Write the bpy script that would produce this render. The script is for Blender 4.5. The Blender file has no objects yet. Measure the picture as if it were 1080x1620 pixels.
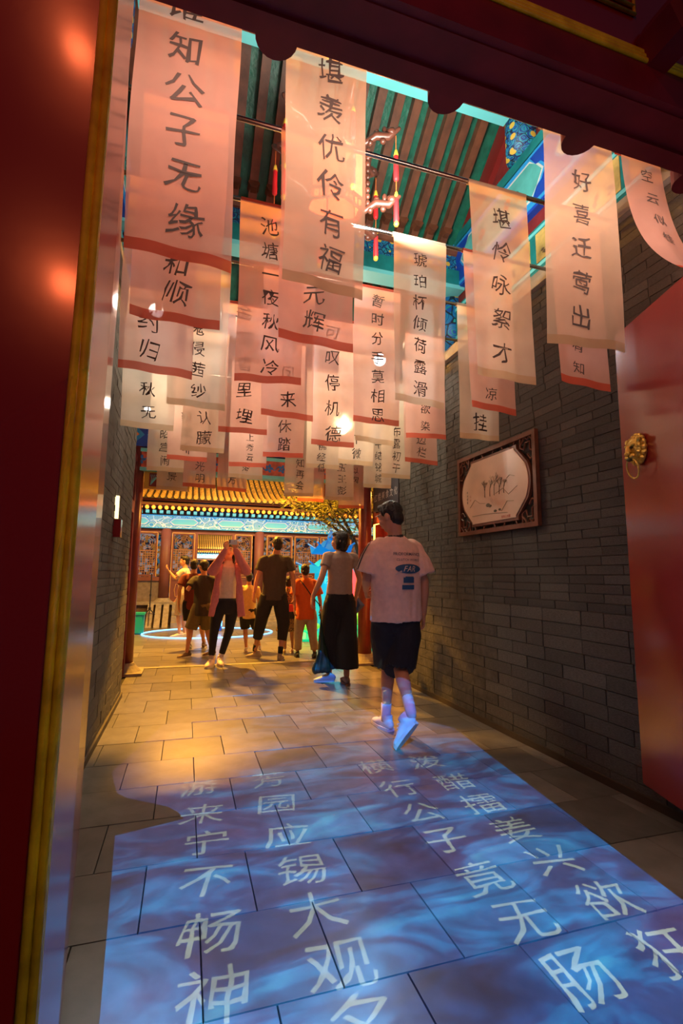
import bpy, bmesh, math, random
from math import sin, cos, pi, radians
from mathutils import Vector as V, Matrix, noise
from mathutils.bvhtree import BVHTree
random.seed(7)
sc = bpy.context.scene
C = sc.collection
# ------------------------------------------------------------------ camera
FPX, CX, CY, CAMH = 780.0, 540.0, 810.0, 1.2
dY = V((295-CX, 908-CY, FPX)).normalized()
dX = V((3075-CX, 935-CY, FPX)); dX = (dX - dX.dot(dY)*dY).normalized()
dZ = -dX.cross(dY)
if dZ.y > 0: dZ = -dZ
def w_of(u, v, f): return V((dX.dot(V((u, v, f))), dY.dot(V((u, v, f))), dZ.dot(V((u, v, f)))))
r_ = w_of(1, 0, 0); u_ = w_of(0, -1, 0); b_ = w_of(0, 0, -1)
cam = bpy.data.cameras.new('camera'); camo = bpy.data.objects.new('camera', cam); C.objects.link(camo)
cam.sensor_fit = 'VERTICAL'; cam.sensor_height = 36; cam.lens = FPX/1620*36; cam.clip_start = .02
camo.matrix_world = Matrix(((r_.x, u_.x, b_.x, 0), (r_.y, u_.y, b_.y, 0), (r_.z, u_.z, b_.z, CAMH), (0, 0, 0, 1)))
sc.camera = camo
# a photo pixel turned into a point of the place, on a plane across (Y), along (X) or level (Z)
def at(px, py, Y): r = w_of(px-CX, py-CY, FPX); t = Y/r.y; return V((r.x*t, Y, CAMH+r.z*t))
def atx(px, py, X): r = w_of(px-CX, py-CY, FPX); t = X/r.x; return V((X, r.y*t, CAMH+r.z*t))
def gr(px, py, Z=0): r = w_of(px-CX, py-CY, FPX); t = (Z-CAMH)/r.z; return V((r.x*t, r.y*t, Z))
# ------------------------------------------------------------------ world, exposure
w = bpy.data.worlds.new('night_sky'); sc.world = w; w.use_nodes = True
w.node_tree.nodes['Background'].inputs[0].default_value = (.10, .13, .25, 1)
w.node_tree.nodes['Background'].inputs[1].default_value = .10
sc.view_settings.view_transform = 'Standard'; sc.view_settings.look = 'None'
sc.view_settings.gamma = 1; sc.view_settings.exposure = 0; sc.view_settings.use_curve_mapping = False
# ------------------------------------------------------------------ lights
def light(name, kind, loc, tgt, power, col, size=.1, size_y=None, spot=60, blend=.3):
    l = bpy.data.lights.new(name, kind); o = bpy.data.objects.new(name, l); C.objects.link(o)
    l.energy = power; l.color = col; o.location = loc
    if tgt is not None: o.rotation_euler = (V(tgt)-V(loc)).to_track_quat('-Z', 'Y').to_euler()
    if kind == 'AREA':
        l.size = size
        if size_y: l.shape = 'RECTANGLE'; l.size_y = size_y
    else: l.shadow_soft_size = size
    if kind == 'SPOT': l.spot_size = radians(spot); l.spot_blend = blend
    return o
# mostly warm light for the courtyard beyond the passage, from unseen area lamps
light('courtyard_lamp_light', 'AREA', (5.6, 9.3, 4.3), (1.2, 8.3, .6), 330, (1, .42, .07), .6)
light('courtyard_lamp_light_left', 'AREA', (-3.2, 10.2, 4.3), (.6, 8.6, .5), 240, (1, .42, .07), .6)
light('courtyard_floodlight', 'AREA', (1.2, 9.6, 4.9), (1.2, 13.8, 3.2), 260, (1, .56, .10), 1.2)
light('courtyard_wash_light', 'AREA', (.2, 9.4, 4.45), (.35, 5.0, 0), 950, (1, .42, .04), .3)
light('eave_flood_light', 'AREA', (1.6, 11.2, 3.9), (1.6, 13.5, 2.2), 90, (1, .50, .18), 3.0)
light('eave_led_light', 'AREA', (1.8, 12.95, 2.66), (1.8, 13.4, 2.52), 13, (.55, .92, 1), 7.0, .04)
# over the passage
light('passage_fill_light', 'AREA', (-.1, 5.9, 4.4), (2.4, 4.4, 2.4), 75, (1, .82, .60), .5)
light('left_wall_fill_light', 'AREA', (2.0, 5.9, 4.4), (-.5, 4.2, 2.0), 60, (1, .85, .62), .5)  # added fill from the right, lightens the left wall
light('gatehouse_fill_light', 'AREA', (1.02, 2.42, 3.46), (1.4, 3.3, 5.2), 45, (.95, 1, .88), .5)  # added fill facing up at the rafters, unseen from below
light('banner_front_fill', 'AREA', (.95, 1.335, 3.0), (.95, 2.1, 2.8), 19, (1, .62, .48), 2.7, .05)  # added strip tucked out of sight behind the lintel, brightens the front banners
light('lintel_fill_light', 'AREA', (1.0, -.9, .5), (.8, 1.2, 2.9), 5.5, (1, .62, .48), .5)  # added low fill standing in for light bounced onto the lintel
for q_, (px_, py_) in enumerate(((125, 80), (106, 450))):
    p_ = at(px_, py_, 3.48); light('street_lantern_light', 'AREA', (p_.x, -1.4, p_.z), (-.3, 1.0, p_.z-.3), 8, (1, .16, .05), .14)
# ------------------------------------------------------------------ materials
MATS = {}
def mat(name, col, rough=.6, metal=0, emit=None, es=1, noise_s=0, noise_a=.25, bump=0, bscale=None, spec=None, coat=0):
    if name in MATS: return MATS[name]
    m = bpy.data.materials.new(name); m.use_nodes = True; nt = m.node_tree; N = nt.nodes; L = nt.links
    p = N['Principled BSDF']; p.inputs['Base Color'].default_value = (*col, 1)
    p.inputs['Roughness'].default_value = rough; p.inputs['Metallic'].default_value = metal
    if spec is not None: p.inputs['Specular IOR Level'].default_value = spec
    if coat: p.inputs['Coat Weight'].default_value = coat; p.inputs['Coat Roughness'].default_value = .12
    if emit: p.inputs['Emission Color'].default_value = (*emit, 1); p.inputs['Emission Strength'].default_value = es
    if noise_s:
        tc = N.new('ShaderNodeTexCoord'); nz = N.new('ShaderNodeTexNoise'); nz.inputs['Scale'].default_value = noise_s
        nz.inputs['Detail'].default_value = 5
        L.new(tc.outputs['Object'], nz.inputs['Vector'])
        rp = N.new('ShaderNodeValToRGB'); rp.color_ramp.elements[0].position = .3; rp.color_ramp.elements[1].position = .7
        rp.color_ramp.elements[0].color = (*[max(0, c*(1-noise_a)) for c in col], 1)
        rp.color_ramp.elements[1].color = (*[min(1, c*(1+noise_a)) for c in col], 1)
        L.new(nz.outputs['Fac'], rp.inputs['Fac']); L.new(rp.outputs['Color'], p.inputs['Base Color'])
    if bump:
        tc = N.new('ShaderNodeTexCoord'); nz = N.new('ShaderNodeTexNoise'); nz.inputs['Scale'].default_value = bscale or 30
        nz.inputs['Detail'].default_value = 6
        L.new(tc.outputs['Object'], nz.inputs['Vector'])
        bp = N.new('ShaderNodeBump'); bp.inputs['Strength'].default_value = bump; bp.inputs['Distance'].default_value = .02
        L.new(nz.outputs['Fac'], bp.inputs['Height']); L.new(bp.outputs['Normal'], p.inputs['Normal'])
    MATS[name] = m; return m
def random_tint(m, lo=.7, hi=1.25):
    "each object a slightly different tone"
    nt = m.node_tree; N = nt.nodes; L = nt.links; p = N['Principled BSDF']
    src = p.inputs['Base Color'].links[0].from_socket if p.inputs['Base Color'].links else None
    oi = N.new('ShaderNodeObjectInfo'); mr = N.new('ShaderNodeMapRange'); mr.inputs['To Min'].default_value = lo; mr.inputs['To Max'].default_value = hi
    L.new(oi.outputs['Random'], mr.inputs['Value'])
    vm = N.new('ShaderNodeVectorMath'); vm.operation = 'SCALE'; L.new(mr.outputs['Result'], vm.inputs['Scale'])
    if src: L.new(src, vm.inputs[0])
    else: vm.inputs[0].default_value = p.inputs['Base Color'].default_value[:3]
    L.new(vm.outputs['Vector'], p.inputs['Base Color'])
    return m
def cloth_mat(name, col, transp, transl=.5):
    m = bpy.data.materials.new(name); m.use_nodes = True; nt = m.node_tree; N = nt.nodes; L = nt.links
    for n in list(N): N.remove(n)
    out = N.new('ShaderNodeOutputMaterial')
    tc = N.new('ShaderNodeTexCoord'); nz = N.new('ShaderNodeTexNoise'); nz.inputs['Scale'].default_value = 3; nz.inputs['Detail'].default_value = 4
    L.new(tc.outputs['Object'], nz.inputs['Vector'])
    rp = N.new('ShaderNodeValToRGB'); rp.color_ramp.elements[0].position = .35; rp.color_ramp.elements[1].position = .65
    rp.color_ramp.elements[0].color = (*[c*.86 for c in col], 1); rp.color_ramp.elements[1].color = (*[min(1, c*1.08) for c in col], 1)
    L.new(nz.outputs['Fac'], rp.inputs['Fac'])
    d = N.new('ShaderNodeBsdfDiffuse'); t = N.new('ShaderNodeBsdfTranslucent'); a = N.new('ShaderNodeBsdfTransparent')
    L.new(rp.outputs['Color'], d.inputs['Color']); L.new(rp.outputs['Color'], t.inputs['Color'])
    a.inputs['Color'].default_value = (*[min(1, .55+.5*c) for c in col], 1)
    m1 = N.new('ShaderNodeMixShader'); m1.inputs[0].default_value = transl
    L.new(d.outputs[0], m1.inputs[1]); L.new(t.outputs[0], m1.inputs[2])
    m2 = N.new('ShaderNodeMixShader'); m2.inputs[0].default_value = transp
    L.new(m1.outputs[0], m2.inputs[1]); L.new(a.outputs[0], m2.inputs[2]); L.new(m2.outputs[0], out.inputs['Surface'])
    MATS[name] = m; return m
def pattern_mat(name, cols, scale=6, kind='voronoi', rough=.5, line=(.02, .02, .05), blobs=None, stretch=(1, 1, 1)):
    "painted timber: cells of flat colour with outlines, as on old painted beams"
    if name in MATS: return MATS[name]
    m = bpy.data.materials.new(name); m.use_nodes = True; nt = m.node_tree; N = nt.nodes; L = nt.links
    p = N['Principled BSDF']; p.inputs['Roughness'].default_value = rough
    tc = N.new('ShaderNodeTexCoord'); mp = N.new('ShaderNodeMapping'); mp.inputs['Scale'].default_value = stretch
    L.new(tc.outputs['Object'], mp.inputs['Vector'])
    nz = N.new('ShaderNodeTexNoise'); nz.inputs['Scale'].default_value = scale*.7
    L.new(mp.outputs[0], nz.inputs['Vector'])
    mx = N.new('ShaderNodeMix'); mx.data_type = 'VECTOR'; mx.inputs[0].default_value = .06
    L.new(mp.outputs[0], mx.inputs[4]); L.new(nz.outputs['Color'], mx.inputs[5])
    v1 = N.new('ShaderNodeTexVoronoi'); v1.inputs['Scale'].default_value = scale; L.new(mx.outputs[1], v1.inputs['Vector'])
    # swirl rings inside each cell
    sn = N.new('ShaderNodeMath'); sn.operation = 'MULTIPLY'; sn.inputs[1].default_value = 22; L.new(v1.outputs['Distance'], sn.inputs[0])
    s2 = N.new('ShaderNodeMath'); s2.operation = 'SINE'; L.new(sn.outputs[0], s2.inputs[0])
    rp = N.new('ShaderNodeValToRGB'); rp.color_ramp.interpolation = 'CONSTANT'
    el = rp.color_ramp.elements; el[0].position = 0; el[0].color = (*cols[0], 1); el[1].position = .5; el[1].color = (*cols[-1], 1)
    for i, c in enumerate(cols[1:-1]):
        e = el.new((i+1)/len(cols)); e.color = (*c, 1)
    el[-1].position = (len(cols)-1)/len(cols)
    mr = N.new('ShaderNodeMapRange'); mr.inputs['From Min'].default_value = -1; L.new(s2.outputs[0], mr.inputs['Value'])
    L.new(mr.outputs[0], rp.inputs['Fac'])
    v2 = N.new('ShaderNodeTexVoronoi'); v2.feature = 'DISTANCE_TO_EDGE'; v2.inputs['Scale'].default_value = scale; L.new(mx.outputs[1], v2.inputs['Vector'])
    ct = N.new('ShaderNodeMath'); ct.operation = 'LESS_THAN'; ct.inputs[1].default_value = .05; L.new(v2.outputs['Distance'], ct.inputs[0])
    mc = N.new('ShaderNodeMix'); mc.data_type = 'RGBA'; L.new(ct.outputs[0], mc.inputs[0]); L.new(rp.outputs[0], mc.inputs[6]); mc.inputs[7].default_value = (*line, 1)
    last = mc.outputs[2]
    if blobs:
        v3 = N.new('ShaderNodeTexVoronoi'); v3.inputs['Scale'].default_value = scale*.55; v3.inputs['Randomness'].default_value = .35; L.new(mp.outputs[0], v3.inputs['Vector'])
        c3 = N.new('ShaderNodeMath'); c3.operation = 'LESS_THAN'; c3.inputs[1].default_value = .24; L.new(v3.outputs['Distance'], c3.inputs[0])
        m3 = N.new('ShaderNodeMix'); m3.data_type = 'RGBA'; L.new(c3.outputs[0], m3.inputs[0]); L.new(last, m3.inputs[6]); m3.inputs[7].default_value = (*blobs, 1)
        last = m3.outputs[2]
    L.new(last, p.inputs['Base Color'])
    MATS[name] = m; return m
RED = mat('red_lacquer', (.27, .012, .014), .24, bump=.05, bscale=4, coat=.5)
REDD = mat('dark_red_lacquer', (.19, .010, .024), .5, noise_s=6, noise_a=.25)
REDB = mat('weathered_red_paint', (.20, .022, .02), .45, noise_s=5, noise_a=.5, bump=.1, bscale=20)
GOLD = mat('gold_paint', (.88, .66, .02), .4, noise_s=14, noise_a=.3, bump=.3, bscale=25)
GOLDL = mat('gold_leaf', (.85, .60, .12), .3, metal=.8, bump=.6, bscale=60)
STEEL = mat('brushed_steel', (.45, .42, .40), .22, metal=1)
BRICK = random_tint(mat('grey_brick', (.085, .080, .066), .78, noise_s=16, noise_a=.35, bump=.5, bscale=30), .72, 1.3)
MORTAR = mat('mortar', (.13, .12, .10), .95, noise_s=20, bump=.3)
STONE = mat('grey_stone', (.30, .27, .22), .7, noise_s=10, bump=.3)
CAP = mat('grey_lime_cap', (.30, .28, .24), .8, noise_s=6, noise_a=.3, bump=.4, bscale=14)
PAVER = random_tint(mat('grey_stone_paver', (.155, .15, .135), .34, noise_s=2.5, noise_a=.25, bump=.05, bscale=9), .72, 1.25)
JOINT = mat('dark_joint_sand', (.022, .02, .018), .9)
RAFT = mat('brown_rafter', (.17, .055, .025), .5, noise_s=9, noise_a=.35, bump=.15, bscale=12)
GREEN = mat('green_painted_board', (.012, .16, .10), .38, noise_s=12, noise_a=.35, bump=.35, bscale=26)
TEAL = mat('teal_paint', (.01, .22, .22), .45, noise_s=8)
CYAN = mat('pale_cyan_paint', (.18, .72, .75), .45)
BLUE = mat('ultramarine_paint', (.01, .07, .52), .45, noise_s=5, noise_a=.2)
SKYB = mat('azure_paint', (.03, .38, .85), .45)
WHITEP = mat('white_paint', (.72, .76, .74), .5)
FLORAL = pattern_mat('floral_scroll_paint', [(.01, .05, .25), (.02, .22, .5), (.02, .35, .42), (.01, .08, .35)], 17, blobs=(.75, .48, .06), line=(.01, .02, .05))
FLORAL2 = pattern_mat('large_floral_scroll_paint', [(.01, .10, .5), (.02, .30, .30), (.01, .15, .6), (.02, .40, .38)], 9, blobs=(.8, .55, .10), line=(.01, .02, .04))
BEAMP = pattern_mat('cyan_beam_painting', [(.06, .45, .55), (.7, .85, .85), (.04, .35, .75), (.55, .8, .8)], 5, line=(.75, .85, .85), stretch=(1, 1, 1.4))
YELP = mat('yellow_scene_paint', (.62, .42, .12), .55, noise_s=7, noise_a=.5)
INK = mat('black_ink', (.075, .055, .05), .8)
INKR = mat('red_ink', (.42, .04, .03), .8)
TILE = mat('golden_roof_tile', (.42, .25, .05), .4, noise_s=9, noise_a=.5, bump=.2)
TILED = mat('dark_roof_tile', (.05, .035, .02), .7)
FRAMEW = mat('carved_brown_wood', (.17, .06, .03), .42, noise_s=12)
PINKC = cloth_mat('pink_gauze', (.93, .57, .47), .35)
CREAMC = cloth_mat('cream_gauze', (.93, .75, .56), .35)
PHEM = cloth_mat('pink_gauze_hem', (.66, .14, .085), .10)
CHEM = cloth_mat('cream_gauze_hem', (.66, .47, .29), .12)
SKIN = mat('skin', (.55, .27, .16), .55, bump=.05, bscale=40)
SKINL = mat('pale_skin', (.68, .38, .27), .5)
HAIR = mat('black_hair', (.012, .009, .008), .45, bump=.5, bscale=60)
EYEW = mat('eye_white', (.8, .78, .74), .3); EYED = mat('eye_iris', (.02, .012, .01), .2); LIP = mat('lip', (.45, .12, .10), .4)
def glow(name, col, s): return mat(name, col, .5, emit=col, es=s)
# ------------------------------------------------------------------ object helpers
def link(o): C.objects.link(o); return o
def obj(name, bm, m, parent=None, smooth=False):
    me = bpy.data.meshes.new(name)
    if isinstance(bm, bmesh.types.BMesh):
        bmesh.ops.recalc_face_normals(bm, faces=bm.faces); bm.to_mesh(me); bm.free()
    else: me = bm
    if m: me.materials.clear(); me.materials.append(m)
    if smooth:
        for p in me.polygons: p.use_smooth = True
    o = link(bpy.data.objects.new(name, me))
    if parent: o.parent = parent; o.matrix_parent_inverse = parent.matrix_basis.inverted()
    return o
def tag(o, label, cat=None, group=None, kind=None):
    if label: o['label'] = label
    if cat: o['category'] = cat
    if group: o['group'] = group
    if kind: o['kind'] = kind
    return o
def thing(name, label, cat, loc=(0, 0, 0), group=None, kind=None):
    o = bpy.data.objects.new(name, None); o.empty_display_size = .1; o.location = loc; link(o)
    return tag(o, label, cat, group, kind)
def struct(name, bm, m, parent=None, smooth=False):
    o = obj(name, bm, m, parent, smooth); o['kind'] = 'structure'; return o
def B(): return bmesh.new()
def box(bm, x0, x1, y0, y1, z0, z1, mtx=None):
    vs = [bm.verts.new(v) for v in [(x0, y0, z0), (x1, y0, z0), (x1, y1, z0), (x0, y1, z0), (x0, y0, z1), (x1, y0, z1), (x1, y1, z1), (x0, y1, z1)]]
    if mtx is not None:
        for v in vs: v.co = mtx @ v.co
    for f in ((0, 3, 2, 1), (4, 5, 6, 7), (0, 1, 5, 4), (1, 2, 6, 5), (2, 3, 7, 6), (3, 0, 4, 7)): bm.faces.new([vs[i] for i in f])
    return bm
def bx(*a, **k): return box(B(), *a, **k)
def loft(bm, pts, rads, n=12, side=None, round_ends=True, seg_up=None):
    "a closed tube through pts; rads are r or (r_side, r_front)"
    pts = [V(p) for p in pts]; rr = [(r, r) if not isinstance(r, tuple) else r for r in rads]
    if round_ends:
        def cap(p, q, r):
            d = (p-q).normalized(); m = min(r)
            return [(p+d*m*.92, (r[0]*.35, r[1]*.35)), (p+d*m*.62, (r[0]*.78, r[1]*.78))]
        a = cap(pts[0], pts[1], rr[0]); b = cap(pts[-1], pts[-2], rr[-1])
        P = [x[0] for x in a]+pts+[x[0] for x in b[::-1]]; R = [x[1] for x in a]+rr+[x[1] for x in b[::-1]]
    else: P, R = pts, rr
    rings = []; prev = V(side).normalized() if side is not None else None
    for i, p in enumerate(P):
        t = (P[min(i+1, len(P)-1)]-P[max(i-1, 0)]).normalized()
        if prev is None: prev = t.orthogonal().normalized()
        s = prev - t*prev.dot(t)
        s = s.normalized() if s.length > 1e-4 else t.orthogonal().normalized()
        if side is None: prev = s
        f = t.cross(s)
        rings.append([bm.verts.new(p+s*R[i][0]*cos(2*pi*k/n)+f*R[i][1]*sin(2*pi*k/n)) for k in range(n)])
    for a, b in zip(rings, rings[1:]):
        for k in range(n): bm.faces.new((a[k], a[(k+1) % n], b[(k+1) % n], b[k]))
    bm.faces.new(rings[0][::-1]); bm.faces.new(rings[-1])
    return bm
def tube(bm, pts, r, n=8): return loft(bm, pts, [r]*len(pts), n, round_ends=False)
def ell(bm, c, r, mtx=None, u=14, v=10):
    m = Matrix.Translation(V(c)) @ (mtx or Matrix()) @ Matrix.Diagonal((*r, 1))
    bmesh.ops.create_uvsphere(bm, u_segments=u, v_segments=v, radius=1, matrix=m); return bm
def lathe(bm, c, prof, n=16, axis='Z'):
    rings = []
    for r, h in prof:
        ring = []
        for k in range(n):
            a = 2*pi*k/n
            p = V((r*cos(a), r*sin(a), h)) if axis == 'Z' else (V((h, r*cos(a), r*sin(a))) if axis == 'X' else V((r*cos(a), h, r*sin(a))))
            ring.append(bm.verts.new(V(c)+p))
        rings.append(ring)
    for a, b in zip(rings, rings[1:]):
        for k in range(n): bm.faces.new((a[k], a[(k+1) % n], b[(k+1) % n], b[k]))
    bm.faces.new(rings[0][::-1]); bm.faces.new(rings[-1]); return bm
def prism(bm, pts, d0, d1, mtx):
    "a flat outline in local (x, z) given depth from d0 to d1 along local y"
    a = [bm.verts.new(mtx @ V((x, d0, z))) for x, z in pts]; b = [bm.verts.new(mtx @ V((x, d1, z))) for x, z in pts]
    bm.faces.new(a); bm.faces.new(b[::-1])
    for i in range(len(a)): j = (i+1) % len(a); bm.faces.new((a[i], b[i], b[j], a[j]))
    return bm
def share(o, name=None, mw=None, parent=None):
    c = o.copy(); link(c)
    if parent: c.parent = parent
    if mw is not None: c.matrix_basis = mw
    return c
def copy_thing(root, loc=None):
    r = root.copy(); link(r)
    if loc is not None: r.location = loc
    for ch in list(root.children):
        c = ch.copy(); link(c); c.parent = r
        for g in list(ch.children): d = g.copy(); link(d); d.parent = c
    return r
# ---- writing: glyph outlines as thin flat ink
GL = {}
def glyph(ch):
    if ch not in GL:
        c = bpy.data.curves.new('ink', 'FONT'); c.body = ch; c.size = 1; c.fill_mode = 'FRONT'; c.resolution_u = 2; c.offset = .002
        o = link(bpy.data.objects.new('ink', c)); dg = bpy.context.evaluated_depsgraph_get()
        me = bpy.data.meshes.new_from_object(o.evaluated_get(dg))
        xs = [v.co.x for v in me.vertices] or [0]; ys = [v.co.y for v in me.vertices] or [0]
        cx, cy = (min(xs)+max(xs))/2, (min(ys)+max(ys))/2
        GL[ch] = ([(v.co.x-cx, v.co.y-cy) for v in me.vertices], [tuple(p.vertices) for p in me.polygons], max(xs)-min(xs))
        bpy.data.objects.remove(o); bpy.data.meshes.remove(me); bpy.data.curves.remove(c)
    return GL[ch]
def put_glyph(bm, ch, size, fn, rng, wob=.035, rot=4):
    vs, fs, _ = glyph(ch); a = radians(rng.uniform(-rot, rot)); sx = size*rng.uniform(.92, 1.06); sh = rng.uniform(-.02, .14); sd = rng.uniform(0, 99)
    out = []
    for x, y in vs:
        n = noise.noise_vector(V((x*3.1, y*3.1, sd)))
        x, y = x+n.x*wob*1.6+sh*y, y+n.y*wob*1.6
        X, Y = x*cos(a)-y*sin(a), x*sin(a)+y*cos(a)
        out.append(bm.verts.new(fn(X*sx, Y*size)))
    for f in fs:
        try: bm.faces.new([out[i] for i in f])
        except ValueError: pass
def write_line(bm, text, size, fn, rng, wob=0, rot=0):
    x = 0
    for ch in text:
        if ch == ' ': x += size*.35; continue
        wd = glyph(ch)[2]*size; put_glyph(bm, ch, size, lambda a, b, x=x, wd=wd: fn(x+wd/2+a, b), rng, wob, rot); x += wd+size*.09
    return x
# ================================================================== THE SETTING
WL, WR, YE = -.57, 2.42, 5.42          # passage walls and where they end
RODZ = 3.37
random.seed(3)
# pavers of the passage (0.4 m squares in running bond) and of the courtyard
fl = struct('floor', bx(-3.0, 5.5, -2.5, 6.98, -.12, -.012), JOINT)
pm = bpy.data.meshes.new('paver'); b = B(); box(b, -.5, .5, -.5, .5, -.03, 0)
bmesh.ops.bevel(b, geom=[e for e in b.edges if all(v.co.z > -.01 for v in e.verts)], offset=.004, segments=1, affect='EDGES'); b.to_mesh(pm); b.free(); pm.materials.append(PAVER)
def paver(par, x0, x1, y0, y1, z=0, nm='paver'):
    o = link(bpy.data.objects.new(nm, pm)); o.parent = par
    o.scale = (x1-x0-.003, y1-y0-.003, 1); o.location = ((x0+x1)/2, (y0+y1)/2, z+random.uniform(-.0015, .0015))
    o.rotation_euler = (random.uniform(-.002, .002), random.uniform(-.002, .002), 0)
rows = [.72+.4065*i for i in range(16)]
for i, y in enumerate(rows[:-1]):
    y1 = rows[i+1] if i < 14 else 6.98
    if y >= 6.95: break
    x = -.7 - (.2 if i % 2 else 0)
    while x < WR-.02:
        x1 = x+.4; a, c = max(x, WL-.05 if y > 1.5 else -.9), min(x1, WR)
        if c-a > .05: paver(fl, a, c, y, min(y1, 6.98))
        x = x1
cg = struct('courtyard_ground', bx(-8, 12, 6.98, 46, -.2, -.066), JOINT)
y = 6.99; i = 0
while y < 14:
    d = .42 if y < 9.5 else .6
    x = -2.4+(.35 if i % 2 else 0)
    while x < 6.4:
        paver(cg, x, x+.7, y, y+d, -.054); x += .7
    y += d; i += 1
struct('trim_1', bx(WL-.3, WR+.3, 6.9, 6.985, -.08, .006), STONE)     # kerb at the step down
# brick walls
bmh = bpy.data.meshes.new('brick'); b = B(); box(b, -.5, .5, -.5, .5, -.5, .5); b.to_mesh(bmh); b.free(); bmh.materials.append(BRICK)
def brick_wall(name, X, facing, y0, y1, z1, near):
    wall = struct(name, bx(min(X, X-facing*.30), max(X, X-facing*.30), y0, y1, 0, z1), MORTAR)
    lst = []; z = .0; k = 0
    while z < z1-.02:
        low = z < .9; h = .09 if low else .0575; L = .36 if low else .285
        pr = .006 if low else 0
        y = y0 - (L/2 if k % 2 else 0) - random.uniform(0, .03)
        while y < y1:
            l = L*(.5 if random.random() < .08 else 1)
            a, c = max(y, y0), min(y+l, y1)
            if c-a > .03: lst.append((a, c, z, min(z+h, z1), pr))
            y += l
        z += h; k += 1
    cam_p = V((0, 0, CAMH))
    def vis(t):
        c = V((X, (t[0]+t[1])/2, (t[2]+t[3])/2)); d = c-cam_p
        q = V((dX.x*d.x+dY.x*d.y+dZ.x*d.z, dX.y*d.x+dY.y*d.y+dZ.y*d.z, dX.z*d.x+dY.z*d.y+dZ.z*d.z))
        if q.z < .1: return 99
        u, v = CX+FPX*q.x/q.z, CY+FPX*q.y/q.z
        return d.length if (near[0] < u < near[1] and -40 < v < 1500) else 50+d.length
    lst.sort(key=vis)
    rest = B()
    for n, (a, c, z0, zz, pr) in enumerate(lst):
        out = .006+pr*.7+random.uniform(-.002, .003); xm = X+facing*(out/2-.02)
        sx = out+.04; g = .0045
        if n < 300:
            o = link(bpy.data.objects.new('brick', bmh)); o.parent = wall; o.location = (xm, (a+c)/2, (z0+zz)/2)
            o.scale = (sx, c-a-g*1.6, zz-z0-g); o.rotation_euler = (0, random.uniform(-.006, .006)+facing*.05*(zz-z0 < .08), random.uniform(-.004, .004))
        else: box(rest, xm-sx/2, xm+sx/2, a+g, c-g, z0+g/2, zz-g/2)
    tag(obj('brickwork', rest, BRICK, wall), 'grey bricks of the wall too far off or too high to tell apart', kind='stuff')
    return wall
brick_wall('wall_right', WR, -1, 1.0, YE, 3.34, (600, 1090))
brick_wall('wall_left', WL, 1, 1.5, YE, 3.34, (90, 215))
for s, X in ((-1, WR), (1, WL)):
    n = 'right' if s < 0 else 'left'
    struct('baseboard_'+n, bx(min(X, X+s*.025), max(X, X+s*.025), 1.3, YE, 0, .045), TILED)
    b = B(); box(b, min(X+s*.05, X-s*.35), max(X+s*.05, X-s*.35), 1.0, YE+.05, 3.34, 3.40); box(b, min(X+s*.02, X-s*.35), max(X+s*.02, X-s*.35), 1.0, YE+.05, 3.40, 3.47)
    struct('trim_2' if s < 0 else 'trim_3', b, CAP)
    # shop front between wall end and column
    b = B(); xa, xb = sorted((X-s*.08, X-s*.20))
    box(b, xa, xb, YE+.02, YE+.14, 0, 2.66); box(b, xa, xb, 6.42, 6.54, 0, 2.66); box(b, xa, xb, YE+.14, 6.42, 1.93, 2.07); box(b, xa, xb, YE+.14, 6.42, 2.56, 2.66)
    struct('door_1' if s < 0 else 'door_2', b, REDB)
    struct('wall_back_'+n, bx(min(X-s*.2, X-s*.5), max(X-s*.2, X-s*.5), YE, 6.6, 0, 3.6), REDD)
# shop sign and glow tubes of the side doorway
t = thing('shop_sign', 'dark grey signboard with white calligraphy over red side doorway', 'sign', (WR+.05, 6.0, 2.1))
obj('board', bx(WR+.045, WR+.075, 5.57, 6.42, 2.08, 2.55), mat('slate_grey', (.075, .08, .095), .5), t)
b = B(); rg = random.Random(5)
for i, ch in enumerate('红楼美食文化'):
    put_glyph(b, ch, .115, lambda x, y_, i=i: V((WR+.043, 6.34-i*.138-x, 2.27+y_)), rg, .03, 5)
obj('lettering', b, mat('white_lettering', (.75, .73, .70), .6), t)
tag(obj('neon_tube', tube(B(), [(WR+.04, 5.60, .2), (WR+.04, 5.60, 1.9), (WR+.04, 6.38, 1.9), (WR+.04, 6.38, .2)], .012), glow('amber_neon', (1, .35, .05), 9)),
    'amber light tube framing the red side doorway behind man in pink tee', 'light tube')
# ---------------------------------------------------------------- the front gate
gy0, gy1, lz = 1.02, 1.245, 2.75
JX = -.205
def gate():
    g = struct('door_frame', bx(JX-.27, JX, gy0+.02, gy1, 0, lz), RED)          # the post at the left
    for x0 in (JX-.032, JX-.27):
        b = B()
        for k in (0, .017): loft(b, [(x0+.008+k, gy0+.018, 0), (x0+.008+k, gy0+.018, lz)], [.0095, .0095], 8, round_ends=False)
        obj('gold_moulding', b, GOLD, g, True)
    # panel and skirting further left
    struct('wall_gate_left', bx(-2.6, JX-.27, gy0+.06, gy1-.02, 0, lz+1.6), RED)
    struct('wall_gate_right', bx(2.32, 4.6, gy0+.02, gy1, 0, lz+1.6), RED)
    # lintel: back rail, underside, front face with gold mouldings
    l = struct('door_lintel', bx(-1.0, 3.6, 1.085, gy1, lz, lz+.30), REDD)
    obj('rear_rail', bx(-1.0, 3.6, 1.185, gy1+.004, lz-.012, lz+.06), REDD, l)
    return g, l
g, l = gate()
fz = at(900, 50, 1.07).z
box_front = obj('face_board', bx(-1.0, 3.6, 1.06, 1.09, lz+.005, fz-.02), REDD, l)
b = B()
for k in (0, .013, .026): loft(b, [(-1.0, 1.056, fz-.012+k), (3.6, 1.056, fz-.012+k)], [.0075, .0075], 8, round_ends=False)
obj('gold_moulding', b, GOLD, l, True)
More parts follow.
